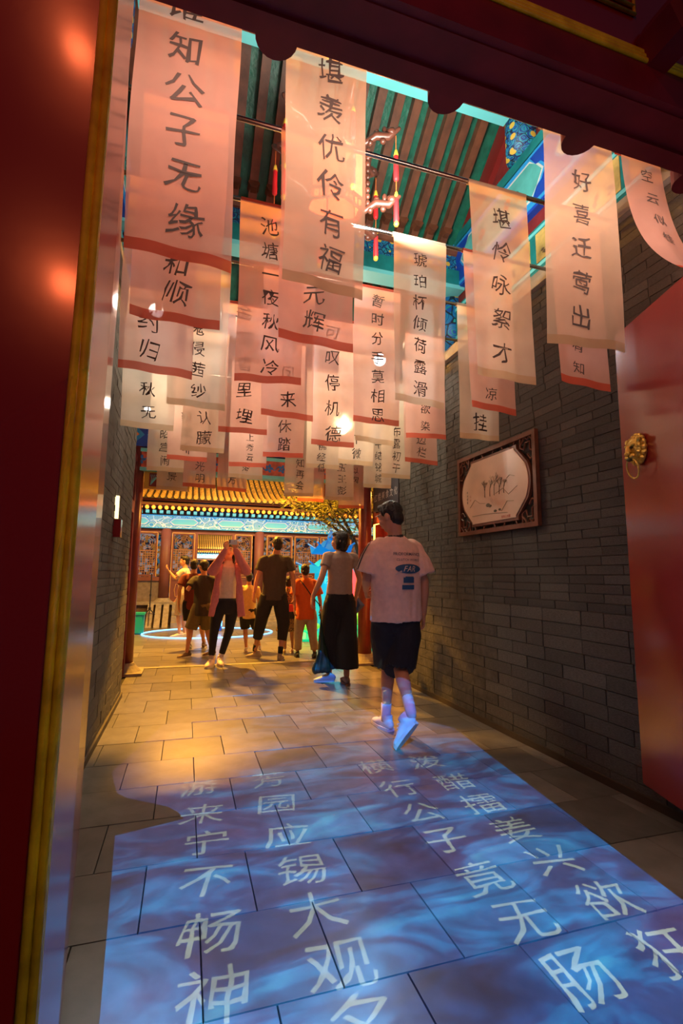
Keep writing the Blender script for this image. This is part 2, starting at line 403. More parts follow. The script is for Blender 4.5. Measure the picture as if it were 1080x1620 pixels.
obj('upper_board', bx(-1.0, 3.6, 1.07, 1.12, fz+.02, fz+.75), RED, l)
z2 = at(1000, 12, 1.06).z
b = B()
for k in (-.02, .018): loft(b, [(-1.0, 1.064, z2+k*.8), (1.335, 1.064, z2+k*.8)], [.0055, .0055], 8, round_ends=False)
loft(b, [(1.33, 1.064, z2-.016), (1.33, 1.064, z2+.5)], [.0055, .0055], 8, round_ends=False)
obj('gold_panel_moulding', b, GOLD, l, True)
# door-pin heads: hexagonal block at the front, rounded tail at the back
for px, py in ((432, 95), (692, 180), (897, 245), (1068, 306)):
    tip = gr(px, py, lz); X = tip.x
    t = thing('lintel_pin', {432: 'dark red rounded lintel peg left of the second front banner', 692: 'dark red rounded lintel peg in the gap right of second banner', 897: 'dark red rounded lintel peg overlapping the third front banner', 1068: 'dark red lintel peg at right edge of the picture'}[px], 'peg', (X, gy1, lz))
    w_ = .062; pts = [(-w_, gy1-.01), (-w_, tip.y-w_)]+[(w_*cos(a), tip.y-w_+w_*sin(a)) for a in [pi-pi*k/10 for k in range(1, 10)]]+[(w_, tip.y-w_), (w_, gy1-.01)]
    obj('tail', prism(B(), pts, 0, .07, Matrix.Translation((X, 0, lz)) @ Matrix(((1, 0, 0, 0), (0, 0, 1, 0), (0, 1, 0, 0), (0, 0, 0, 1)))), REDD, t)
t = thing('door_pin_block', 'dark red hexagonal door pin block at top right corner', 'peg', (1.40, 1.0, 3.1))
hb = B(); cpt = at(1066, 38, .97)
lathe(hb, (cpt.x+.03, 0, cpt.z+.02), [(.070, .92), (.082, .94), (.082, 1.06)], 6, 'Y'); obj('block', hb, REDD, t)
lathe(hb := B(), (cpt.x+.03, 0, cpt.z+.02), [(.045, .912), (.052, .918)], 6, 'Y'); obj('boss', hb, RED, t)
# door leaves
def leaf(name, label, hinge, far, z0, z1):
    t = thing(name, label, 'door', (hinge[0], hinge[1], z0)); a = V((*hinge, 0)); c = V((*far, 0)); d = (c-a).normalized(); n = V((d.y, -d.x, 0))
    M_ = Matrix(((d.x, n.x, 0, a.x), (d.y, n.y, 0, a.y), (0, 0, 1, 0), (0, 0, 0, 1))); Ln = (c-a).length
    bb = B(); box(bb, 0, Ln, -.03, .03, z0, z1, M_); bmesh.ops.bevel(bb, geom=bb.edges[:], offset=.006, segments=2, affect='EDGES')
    obj('leaf', bb, RED, t)
    return t, M_, Ln
LF, MR, LR = leaf('door_leaf', 'open red lacquered door leaf with gold lion knocker, right side', (2.075, 1.27), (2.345, 2.125), .14, 2.60)
LFL, ML_, LL = leaf('door_leaf', 'open red lacquered door leaf seen edge-on behind left gold-trimmed post', (-.245, 1.30), (-.405, 2.42), .10, 2.60)
# lion head knocker on the right leaf; the face that looks into the passage is local -y... find by camera side
side = -1 if (MR.inverted() @ V((0, 0, 1.2))).y < 0 else 1
o_, d_ = MR.inverted() @ V((0, 0, CAMH)), (MR.inverted().to_3x3() @ w_of(1013-CX, 712-CY, FPX))
tt = (side*.03-o_.y)/d_.y; kp = o_+d_*tt
t = thing('door_knocker', 'gold lion head door knocker with ring on red leaf', 'knocker', MR @ V((kp.x, side*.03, kp.z)))
KM = MR @ Matrix.Translation((kp.x, side*.03, kp.z)) @ Matrix.Diagonal((1, side, 1, 1))
b = B(); ell(b, (0, .012, 0), (.070, .018, .082)); ell(b, (0, .030, .01), (.055, .032, .062))
for k in range(16):
    a = 2*pi*k/16; ell(b, (.062*cos(a), .018, .074*sin(a)+.004), (.014, .016, .014), u=8, v=6)
for k in range(12):
    a = 2*pi*k/12; ell(b, (.046*cos(a), .036, .054*sin(a)+.012), (.011, .012, .011), u=8, v=6)
ell(b, (0, .066, -.004), (.017, .014, .026)); ell(b, (0, .072, -.022), (.021, .012, .012))
for s in (-1, 1):
    ell(b, (s*.026, .058, .022), (.018, .010, .008)); ell(b, (s*.021, .060, -.038), (.018, .012, .013)); ell(b, (s*.05, .04, .05), (.014, .01, .016))
for v in b.verts: v.co = KM @ v.co
obj('lion_head', b, GOLDL, t, True)
b = B()
for s in (-1, 1): ell(b, (s*.022, .062, .008), (.008, .008, .007))
ell(b, (0, .060, -.052), (.026, .010, .012))
for v in b.verts: v.co = KM @ v.co
obj('eye_and_mouth_hollow', b, mat('dark_bronze', (.06, .05, .015), .5, metal=.6), t, True)
b = B(); tube(b, [KM @ V((.048*sin(a)*1.0, .060-.012*(1-cos(a)), -.048-.052*(1-cos(a)))) for a in [2*pi*k/28 for k in range(29)]], .0042, 8)
obj('ring', b, GOLDL, t, True)
# ---------------------------------------------------------------- gatehouse roof (rafters, boards, painted frame)
def roofz(y): return 4.50+.80*(4.05-y)
gh = struct('ceiling', bpy.data.meshes.new('ceiling'), None); b = B()
def slope_box(b, x0, x1, ya, yb, d0, d1):
    vs = [V((x, y_, roofz(y_)+d)) for x in (x0, x1) for y_ in (ya, yb) for d in (d0, d1)]
    q = [b.verts.new(v) for v in vs]
    for f in ((0, 1, 3, 2), (4, 6, 7, 5), (0, 4, 5, 1), (2, 3, 7, 6), (0, 2, 6, 4), (1, 5, 7, 3)): b.faces.new([q[i] for i in f])
slope_box(b, -1.3, 3.4, 1.3, 4.95, .10, .14); bmesh.ops.recalc_face_normals(b, faces=b.faces); b.to_mesh(gh.data); b.free(); gh.data.materials.append(GREEN)
for i in range(24):
    x = -1.05+i*.157
    if x > 2.36: break
    b = B(); slope_box(b, x, x+.072, 1.35, 4.04, -.01, .10)
    obj('rafter', b, RAFT, gh)
    b = B(); slope_box(b, x+.004, x+.068, 4.06, 4.93, -.01, .10); obj('eave_rafter', b, RAFT, gh)
    b = B(); lathe(b, (x+.036, 0, roofz(4.0)+.03), [(.05, 3.93), (.05, 4.03)], 6, 'Y'); obj('rafter_end', b, RAFT, gh)
def beam(name, label, bms, cat='beam', loc=(0, 0, 0)):
    t = thing(name, label, cat, loc)
    for nm, bb, mm in bms: obj(nm, bb, mm, t)
    return t
beam('cross_beam', 'cyan and blue painted cross beam above the front banners', [
    ('beam_body', bx(-.48, 2.33, 2.90, 3.08, 4.93, 5.25), BLUE), ('cyan_edge', bx(-.48, 2.33, 2.885, 3.09, 4.90, 4.955), CYAN), ('white_line', bx(-.48, 2.33, 2.880, 2.9, 4.955, 4.963), WHITEP)], loc=(1, 3, 4.9))
beam('eave_beam', 'teal and floral eave beam set at the low edge of green rafters', [
    ('purlin', loft(B(), [(-.75, 4.10, 4.46), (2.6, 4.10, 4.46)], [.065, .065], 12, round_ends=False), RAFT),
    ('floral_board', bx(-.7, 2.5, 4.07, 4.12, 4.22, 4.41), FLORAL), ('teal_beam', bx(-.7, 2.5, 4.02, 4.18, 4.04, 4.22), TEAL), ('cyan_edge', bx(-.7, 2.5, 4.01, 4.19, 4.02, 4.06), CYAN)], loc=(1, 4.1, 4.2))
def flower(b, c, r, n=8):
    for k in range(n):
        a = 2*pi*k/n; ell(b, c+V((0, cos(a)*r*.6, sin(a)*r*.6)), (.003, r*.34, r*.22), Matrix.Rotation(a, 4, 'X'), 8, 6)
def side_frame(X, s, lab):
    # s: direction towards the passage
    xo = X-s*.02; a, c = sorted((X+s*.03, X-s*.22)); face = X+s*.034
    t = thing('painted_beam', 'blue painted beam with teal flower cartouche above '+lab+' wall', 'beam', (X, 3.2, 4.05))
    obj('beam_body', bx(a, c, 1.5, 4.36, 4.05, 4.62), BLUE, t)
    obj('teal_top_edge', bx(a-.004, c+.004, 1.5, 4.36, 4.52, 4.625), TEAL, t)
    for z in (4.075, 4.50): obj('azure_line', bx(*sorted((face, face-s*.02)), 1.5, 4.30, z, z+.03), SKYB, t)
    for (y0, y1) in ((1.75, 2.62), (2.80, 3.95)):
        zc = 4.30; hh = .15; e = .13
        M_ = Matrix(((0, s, 0, 0), (1, 0, 0, 0), (0, 0, 1, 0), (0, 0, 0, 1)))
        out = lambda k: [(y0-k, zc), (y0+e*.4-k, zc+hh*.5), (y0+e*.5, zc+hh*.62), (y0+e, zc+hh+k), (y1-e, zc+hh+k), (y1-e*.5, zc+hh*.62), (y1-e*.4+k, zc+hh*.5), (y1+k, zc), (y1-e*.4+k, zc-hh*.5), (y1-e*.5, zc-hh*.62), (y1-e, zc-hh-k), (y0+e, zc-hh-k), (y0+e*.5, zc-hh*.62), (y0+e*.4-k, zc-hh*.5)]
        for k, d, mm, nm in ((.045, .002, SKYB, 'azure_border'), (.02, .005, WHITEP, 'white_border'), (0, .008, mat('pale_teal_paint', (.10, .48, .46), .5, noise_s=6), 'cartouche')):
            obj(nm, prism(B(), out(k), s*face*0+abs(face)*0+face*s, face*s+d, M_), mm, t)
        b = B(); 
        for fy in (y0+.42, y0+.8):
            if fy < y1-.1: flower(b, V((face+s*.010, fy, zc+.02)), .055)
        obj('painted_flower', b, mat('flower_red', (.55, .10, .07), .6), t, True)
        b = B()
        for fy in (y0+.3, y0+.58, y0+.92):
            for k in range(6):
                if fy < y1-.06: ell(b, V((face+s*.009, fy+.03*cos(k*2.3), zc-.03+.05*sin(k*1.7))), (.002, .028, .008), Matrix.Rotation(k*.9, 4, 'X'), 8, 6)
        obj('painted_leaf', b, mat('leaf_dark', (.03, .10, .08), .6), t, True)
    # squared end of the beam past the post, blue-white frames
    obj('beam_end_frame', bx(a-.012, c+.012, 4.10, 4.375, 4.03, 4.60), SKYB, t)
    obj('beam_end_panel', bx(*sorted((face+s*.012, face)), 4.14, 4.33, 4.10, 4.54), FLORAL2, t)
    obj('beam_end_border', bx(*sorted((face+s*.010, face)), 4.12, 4.35, 4.07, 4.57), WHITEP, t)
    obj('beam_end_face', bx(a+.03, c-.03, 4.37, 4.385, 4.08, 4.55), TEAL, t)
    # post on the beam
    t2 = thing('floral_post', 'blue floral painted short post standing on the '+lab+' beam', 'post', (X, 3.06, 4.62))
    obj('post', loft(B(), [(X, 3.05, 4.62), (X, 3.05, 5.20)], [.135, .135], 20, round_ends=False), FLORAL, t2, True)
    # gable board
    b = B(); M2 = Matrix(((0, s, 0, 0), (1, 0, 0, 0), (0, 0, 1, 0), (0, 0, 0, 1)))
    prism(b, [(1.35, 4.62), (3.9, 4.62), (1.35, roofz(1.35)+.1)], (X-s*.06)*s, (X-s*.03)*s, M2)
    struct('wall_gable_'+lab, b, REDB)
    b = B()
    for d, th in ((0, .09),):
        q = [V((X+s*.02, 1.35, roofz(1.35)-.16)), V((X+s*.02, 4.05, roofz(4.05)-.16)), V((X+s*.02, 4.05, roofz(4.05)+.08)), V((X+s*.02, 1.35, roofz(1.35)+.08))]
        f1 = [b.verts.new(v) for v in q]; f2 = [b.verts.new(v-V((s*.05, 0, 0))) for v in q]
        b.faces.new(f1); b.faces.new(f2[::-1])
        for i in range(4): j = (i+1) % 4; b.faces.new((f1[i], f2[i], f2[j], f1[j]))
    struct('trim_4' if s < 0 else 'trim_5', b, mat('barge_red', (.25, .015, .012), .5))
    struct('wall_red_panel_'+lab, bx(*sorted((X-s*.03, X-s*.1)), 1.0, 4.2, 3.88, 4.06), REDB)
    # lower beam with golden landscape scenes
    t3 = thing('scene_beam', 'golden landscape scene beam under the '+lab+' blue beam', 'beam', (X, 3, 3.5))
    obj('beam_body', bx(*sorted((X+s*.01, X-s*.2)), 1.0, 4.2, 3.5, 3.90), TEAL, t3)
    for z in (3.56, 3.85): obj('cyan_line', bx(*sorted((X+s*.016, X)), 1.0, 4.2, z, z+.028), CYAN, t3)
    b = B()
    for y0 in (1.3, 2.15, 3.0): obj('golden_scene', bx(*sorted((X+s*.014, X)), y0, y0+.78, 3.60, 3.84), YELP, t3)
    for y0 in (1.3, 2.15, 3.0):
        for k in range(7):
            yy = y0+.08+.1*k; hgt = random.uniform(.03, .14)
            for m_ in range(4): ell(b, V((X+s*.015, yy+random.uniform(-.03, .03), 3.64+hgt*m_/4)), (.0015, .02, .012), u=6, v=5)
    obj('painted_tree', b, mat('scene_brown', (.12, .07, .03), .7), t3)
    # lower floral column at the far end
    t4 = thing('floral_column', 'blue floral painted eave column on the '+lab+' wall end', 'post', (X, 4.22, 3.47))
    obj('column', loft(B(), [(X, 4.26, 3.47), (X, 4.26, 4.03)], [.125, .125], 20, round_ends=False), FLORAL2, t4, True)
side_frame(WR+.06, -1, 'right'); side_frame(WL-.06, 1, 'left')
# ---------------------------------------------------------------- far gate: columns, painted beams, roof
t = None
for X, lab in ((-.67, 'left'), (2.42, 'right')):
    t = thing('red_column', 'slim dark red column on stone base, '+lab+' end of passage', 'column', (X, 6.65, 0), 'columns at the passage end')
    obj('shaft', loft(B(), [(X, 6.65, .10), (X, 6.65, 3.15)], [.098, .09], 20, round_ends=False), mat('column_red', (.17, .03, .03), .3, noise_s=6), t, True)
    b = B(); box(b, X-.22, X+.22, 6.43, 6.87, 0, .03); lathe(b, (X, 6.65, 0), [(.20, .03), (.165, .06), (.13, .10), (.115, .13)], 20); obj('stone_base', b, STONE, t)
t = thing('far_gate_beam', 'blue and red flower-painted beam across the passage end', 'beam', (.9, 6.65, 2.52))
obj('lower_beam', bx(-.95, 2.75, 6.58, 6.72, 2.50, 2.78), mat('flower_band_red', (.55, .10, .05), .5, noise_s=14, noise_a=.4), t)
for z in (2.49, 2.735): obj('cyan_line', bx(-.95, 2.75, 6.57, 6.73, z, z+.045), CYAN, t)
b = B()
for i in range(20):
    c = V((-.8+i*.18, 6.575, 2.635)); sgn = 1 if i % 2 else -1
    for k in range(5):
        a = k*1.257; ell(b, c+V((.035*cos(a), 0, .035*sin(a))), (.026, .004, .018), Matrix.Rotation(-a, 4, 'Y'), 8, 6)
    tube(b, [c+V((.05+.1*q, 0, sgn*.03*sin(q*6))) for q in (0, .25, .5, .75, .9)], .006, 5)
obj('painted_flower', b, mat('flower_blue', (.03, .20, .62), .5), t)
obj('upper_beam', bx(-.95, 2.75, 6.56, 6.74, 2.80, 3.10), BLUE, t)
b = B()
for i in range(13):
    x = -.85+i*.29; prism(b, [(x, 2.95), (x+.13, 3.08), (x+.26, 2.95), (x+.13, 2.82)], 6.553, 6.557, Matrix())
obj('azure_diamond', b, SKYB, t)
b = B()
for i in range(13):
    x = -.85+i*.29+.13; prism(b, [(x-.07, 2.95), (x, 3.01), (x+.07, 2.95), (x, 2.89)], 6.549, 6.553, Matrix())
obj('orange_diamond', b, mat('orange_paint', (.75, .2, .05), .5), t)
for X, s in ((-.57, 1), (2.32, -1)):
    t = thing('hanging_bracket', 'yellow bracket board with painted fan panels, '+('left' if s > 0 else 'right')+' of far gate', 'bracket', (X, 6.65, 2.3))
    obj('board', bx(*sorted((X, X+s*.55)), 6.62, 6.68, 2.27, 2.49), mat('yellow_board', (.62, .36, .03), .5), t)
    for k in range(3):
        x0 = X+s*(.06+.17*k)
        obj('fan_panel', bx(*sorted((x0, x0+s*.12)), 6.612, 6.62, 2.30, 2.47), mat('panel_crimson', (.22, .02, .02), .5) if k % 2 == 0 else BLUE, t)
        b = B()
        for q in range(5): tube(b, [(x0+s*.02, 6.609, 2.32), (x0+s*(.03+.02*q), 6.609, 2.40+.01*q), (x0+s*(.02+.02*q), 6.609, 2.45)], .004, 4)
        obj('fan_rib', b, CYAN if k % 2 == 0 else WHITEP, t)
# roof of far gate
fr = struct('roof_far_gate', bx(-1.4, 3.3, 5.9, 7.6, 3.55, 3.62), GREEN)
for i in range(26): obj('eave_rafter', bx(-1.3+i*.18, -1.3+i*.18+.08, 5.85, 7.4, 3.46, 3.55), RAFT, fr)
obj('eave_board', bx(-1.4, 3.3, 5.82, 5.86, 3.48, 3.62), TEAL, fr)
obj('painted_frieze', bx(-.95, 2.75, 6.62, 6.70, 3.12, 3.46), BEAMP, fr)
# ================================================================== RODS AND BANNERS
RODS = [1.75, 2.16, 2.68, 3.28, 3.82, 4.35, 4.87, 5.40, 5.93, 6.42]
nth = ['first', 'second', 'third', 'fourth', 'fifth', 'sixth', 'seventh', 'eighth', 'ninth', 'farthest']
for i, y in enumerate(RODS):
    t = thing('hanging_rod', 'steel rod across the passage carrying the %s row of banners from the gate' % nth[i], 'rod', (WL, y, RODZ), 'rods that carry the gauze banners')
    x0, x1 = (WL, WR) if y < YE else (-.60, 2.35)
    obj('pipe', loft(B(), [(x0, y, RODZ), (x1, y, RODZ)], [.0125, .0125], 12, round_ends=False), STEEL, t, True)
    for x, s in ((x0, 1), (x1, -1)): obj('wall_flange', lathe(B(), (x, y, RODZ), [(.035, 0), (.035, s*.008), (.02, s*.012), (.02, s*.04)], 14, 'X'), STEEL, t)
PK, CR = 'pink', 'cream'
# rod, bottom corners (left, right, x and y in the photo), colour, writing, column centre, first and last glyph height, glyph size in px, label tail
BAN = [
 (0, 192, 388, 365, 435, PK, '谁知公子无缘', 292, 18, 352, 58, 'in front row at the left post'),
 (0, 443, 447, 578, 475, CR, '堪羡优伶有福', 523, 118, 410, 48, 'in the middle of the front row'),
 (0, 870, 543, 983, 557, CR, '好喜迁莺出', 914, 292, 503, 38, 'in front row before the blue beam'),
 (1, 743, 602, 846, 607, CR, '堪怜咏絮才', 789, 348, 562, 37, 'in second row against the brick wall'),
 (1, 203, 503, 349, 530, PK, '和顺', 280, 425, 470, 44, 'below the front left banner'),
 (1, 437, 540, 556, 563, PK, '元辉', 496, 472, 514, 38, 'behind the middle front banner'),
 (2, 370, 598, 475, 619, PK, '池塘一夜秋风冷', 427, 361, 583, 31, 'in third row, left of middle'),
 (2, 622, 635, 707, 645, CR, '琥珀杯倾荷露滑', 662, 414, 615, 26, 'in third row, right of middle'),
 (2, 184, 585, 303, 597, PK, '约归', 236, 512, 556, 36, 'in third row over left wall'),
 (3, 557, 665, 633, 675, PK, '暂时分手莫相思', 596, 478, 656, 24, 'lit from behind by blue glare'),
 (1, 873, 612, 963, 618, PK, '有知', 909, 552, 586, 22, 'behind the front row cream banner at right'),
 (2, 738, 652, 815, 655, PK, '凉', 774, 626, 626, 24, 'with only its end in view at the brick wall'),
 (3, 727, 693, 790, 698, CR, '挂', 759, 668, 668, 32, 'hanging above the framed painting'),
 (3, 262, 642, 355, 650, CR, '鬼侵茜纱', 313, 522, 620, 26, 'in fourth row at left'),
 (4, 187, 672, 275, 683, CR, '秋无', 234, 616, 652, 25, 'closest to the left wall, fifth row'),
 (4, 344, 683, 421, 692, PK, '金簪雪里埋', 386, 495, 660, 27, 'in fifth row'),
 (3, 410, 660, 495, 668, PK, '待凤来', 455, 552, 634, 27, 'in fourth row near the middle'),
 (4, 492, 703, 559, 708, PK, '可叹停机德', 525, 528, 686, 28, 'in the bright middle of the passage'),
 (4, 640, 690, 704, 700, PK, '欲染', 672, 648, 675, 18, 'beside the wall edge, fifth row'),
 (5, 637, 732, 690, 737, PK, '边栏', 665, 697, 717, 18, 'low at wall edge, sixth row'),
 (5, 285, 712, 355, 718, CR, '自认朦', 322, 630, 692, 24, 'in sixth row at left'),
 (6, 262, 726, 327, 732, PK, '辨是非', 296, 660, 710, 19, 'in seventh row at left'),
 (5, 415, 720, 480, 727, PK, '休踏', 449, 675, 703, 24, 'over the grey-shirted man, sixth row'),
 (8, 288, 768, 340, 775, PK, '光明', 316, 738, 757, 16, 'touching the tile roof line at left'),
 (7, 232, 743, 290, 750, CR, '昭宫闹', 261, 688, 730, 18, 'in eighth row by the left column'),
 (9, 247, 775, 297, 778, CR, '景', 272, 755, 755, 17, 'farthest row beside the yellow bracket'),
 (6, 363, 737, 420, 741, PK, '上秀云', 395, 692, 724, 14, 'in seventh row left of middle'),
 (7, 359, 757, 415, 758, CR, '海', 388, 742, 742, 14, 'just above the golden roof'),
 (9, 340, 775, 392, 780, PK, '方', 367, 760, 760, 16, 'farthest row over the open doorway'),
 (8, 449, 783, 495, 788, CR, '知再会', 474, 733, 768, 16, 'above the grey-shirted man'),
 (6, 480, 738, 540, 744, CR, '佛经低', 508, 706, 754-14, 16, 'in seventh row over the bob-haired woman'),
 (8, 515, 790, 558, 792, CR, '玉王彭', 540, 740, 776, 16, 'directly above the bob-haired woman'),
 (5, 535, 733, 590, 737, CR, '下微', 563, 695, 717, 19, 'in white glare, sixth row'),
 (7, 573, 770, 620, 774, CR, '午结铭城', 598, 703, 757, 16, 'before the dark shop sign'),
 (6, 600, 755, 652, 758, CR, '布露初干', 626, 683, 741, 18, 'over the man in pink tee'),
 (9, 468, 792, 513, 796, PK, '', 490, 760, 760, 12, 'lowest blank one between two cream banners'),
 (9, 535, 803, 575, 806, PK, '以风', 562, 745, 760, 12, 'hanging lowest beside the right column'),
 (4, 560, 700, 622, 704, CR, '', 590, 700, 700, 12, 'blank, behind the blue-lit pink banner'),
]
RH = CREAMC
for i, (r, ax, ay, bx_, by, col, text, cxp, y0, y1, gs, where) in enumerate(BAN):
    Y = RODS[r]; A, Bq = at(ax, ay, Y), at(bx_, by, Y); xl, xr = A.x, Bq.x
    zb = (A.z+Bq.z)/2; xm = (xl+xr)/2; W = min(.40, max(.33, xr-xl)); W = .375 if r else xr-xl
    rng = random.Random(100+i); ph = rng.uniform(0, 6); amp = rng.uniform(.006, .016); tw = rng.uniform(-.02, .02)
    zt = RODZ
    def surf(u, z, off=0, xm=xm, W=W, Y=Y, zb=zb, ph=ph, amp=amp, tw=tw, zt=zt):
        "u -.5...5 across, z height -> point of the hanging cloth"
        k = (zt-z)/(zt-zb)
        y_ = Y-.014-amp*k*(sin(u*5+ph)+.6*sin(u*11+ph*2+k*3))-.02*k*sin(k*2.6+ph)+tw*u*k*3
        kk = k**2
        return V((xm+u*W*(1-.02*k)+.004*sin(k*7+ph), y_-off, z-.006*kk*sin(u*4+ph)))
    nu, nz = 14, 18
    hem = .045
    def sheet(za, zc, off=0, nz=nz):
        b = B(); g_ = [[b.verts.new(surf(u/nu-.5, za+(zc-za)*v/nz, off)) for u in range(nu+1)] for v in range(nz+1)]
        for v in range(nz):
            for u in range(nu): b.faces.new((g_[v][u], g_[v][u+1], g_[v+1][u+1], g_[v+1][u]))
        return b
    word = 'reading '+text if text else 'without writing'
    t = thing('gauze_banner', '%s gauze banner %s, %s' % ('pale pink' if col == PK else 'cream', word, where), 'banner', (xm, Y, zt), 'calligraphy banners hung over the passage')
    mt = PINKC if col == PK else CREAMC; mh = PHEM if col == PK else CHEM
    obj('cloth', sheet(zb+hem, zt-.01), mt, t, True)
    obj('hem', sheet(zb, zb+hem, 0, 2), mh, t, True)
    b = B()
    ring = [[b.verts.new((xm+s*W/2, Y+.0155*sin(a), zt+.0155*cos(a))) for a in [2*pi*k/14 for k in range(14)]] for s in (-1, 1)]
    for k in range(14): b.faces.new((ring[0][k], ring[0][(k+1) % 14], ring[1][(k+1) % 14], ring[1][k]))
    obj('rod_sleeve', b, mh if col == PK else mt, t, True)
    if text:
        n = len(text); hz = (at(cxp, (y0+y1)/2-gs/2, Y).z-at(cxp, (y0+y1)/2+gs/2, Y).z)
        for k, ch in enumerate(text):
            pc = at(cxp, y0+(y1-y0)*k/max(1, n-1), Y)
            b = B(); put_glyph(b, ch, hz*.92, lambda x, y_, pc=pc: surf((pc.x-xm+x)/W, pc.z+y_, .0025), rng, .062, 8)
            obj('written_character', b, INK, t)
# the banner at the far right, blown aside
Y = RODS[0]; A, Bq = at(966, 252, Y), at(1052, 272, Y); xm = (A.x+Bq.x)/2; W = .26; rng = random.Random(4); zb = RODZ-1.05
def surfD(u, z, off=0):
    k = (RODZ-z)/(RODZ-zb); return V((xm+u*(W+.05*k)+.13*k**1.5, Y-.014-.16*k*k-.02*sin(u*6+k*4)*k-off, z+.31*k*k))
t = thing('gauze_banner', 'pink gauze banner reading 空云似桂 blown sideways beside the right door leaf', 'banner', (xm, Y, RODZ), 'calligraphy banners hung over the passage')
def sheetD(za, zc, nz=20):
    b = B(); g_ = [[b.verts.new(surfD(u/12-.5, za+(zc-za)*v/nz)) for u in range(13)] for v in range(nz+1)]
    for v in range(nz):
        for u in range(12): b.faces.new((g_[v][u], g_[v][u+1], g_[v+1][u+1], g_[v+1][u]))
    return b
obj('cloth', sheetD(zb+.05, RODZ-.01), PINKC, t, True); obj('hem', sheetD(zb, zb+.05, 2), PHEM, t, True)
obj('rod_sleeve', loft(B(), [(xm-W/2-.01, Y, RODZ), (xm+W/2+.01, Y, RODZ)], [.0165, .0165], 14, round_ends=False), PHEM, t, True)
for k, ch in enumerate('空云似桂'):
    b = B(); put_glyph(b, ch, .085, lambda x, y_, k=k: surfD((x+.02)/W, RODZ-.12-.155*k+y_, .003), rng, .06, 6); obj('written_character', b, INK, t)
# ---- stage lamps at the far rows, shining through the banners
def lamp_fixture(px, py, Y, col, s, lab, r=.05, tgt=(0.9, 1.5, 2.3), pw=60):
    p = at(px, py, Y); d = (V(tgt)-p).normalized(); M_ = Matrix.Translation(p) @ d.to_track_quat('Z', 'Y').to_matrix().to_4x4()
    t = thing('stage_spotlight', lab, 'spotlight', p)
    b = B(); lathe(b, (0, 0, 0), [(r*.7, -.16), (r*1.15, -.12), (r*1.2, 0), (r*1.2, .02)], 18)
    for v in b.verts: v.co = M_ @ v.co
    obj('housing', b, mat('black_metal', (.02, .02, .02), .4), t)
    b = B(); lathe(b, (0, 0, 0), [(r, .021), (r, .024)], 18)
    for v in b.verts: v.co = M_ @ v.co
    obj('lens', b, glow('lens_glow_%s' % (lab.split()[0]), col, s), t)
    obj('yoke', tube(B(), [p+V((-r*1.3, 0, 0)), p+V((-r*1.3, 0, r*1.6)), p+V((r*1.3, 0, r*1.6)), p+V((r*1.3, 0, 0))], .006), mat('black_metal', (.02, .02, .02), .4), t)
    obj('stem', tube(B(), [p+V((0, 0, r*1.6)), V((p.x, p.y, 3.46))], .008), mat('black_metal', (.02, .02, .02), .4), t)
    light('stage_spotlight_beam', 'SPOT', p+d*.05, V(tgt), pw, col, .05, spot=70, blend=.8)
lamp_fixture(600, 570, 6.15, (.55, .80, 1), 60, 'bluish stage spotlight glaring through pink banner right of middle', .085, (1.0, 1.5, 3.25), 400)
lamp_fixture(247, 492, 6.15, (.60, .85, 1), 45, 'cold white stage spotlight behind the banners at left', .085, (.2, 1.5, 3.25), 320)
lamp_fixture(541, 678, 6.14, (1, .90, .72), 90, 'warm white stage spotlight in the middle of the passage end', .085, (1.1, 1.6, 3.2), 330)
lamp_fixture(232, 648, 6.20, (1, .93, .80), 50, 'soft white stage spotlight low by the left wall', .035, (1.6, 2.2, 3.0), 110)
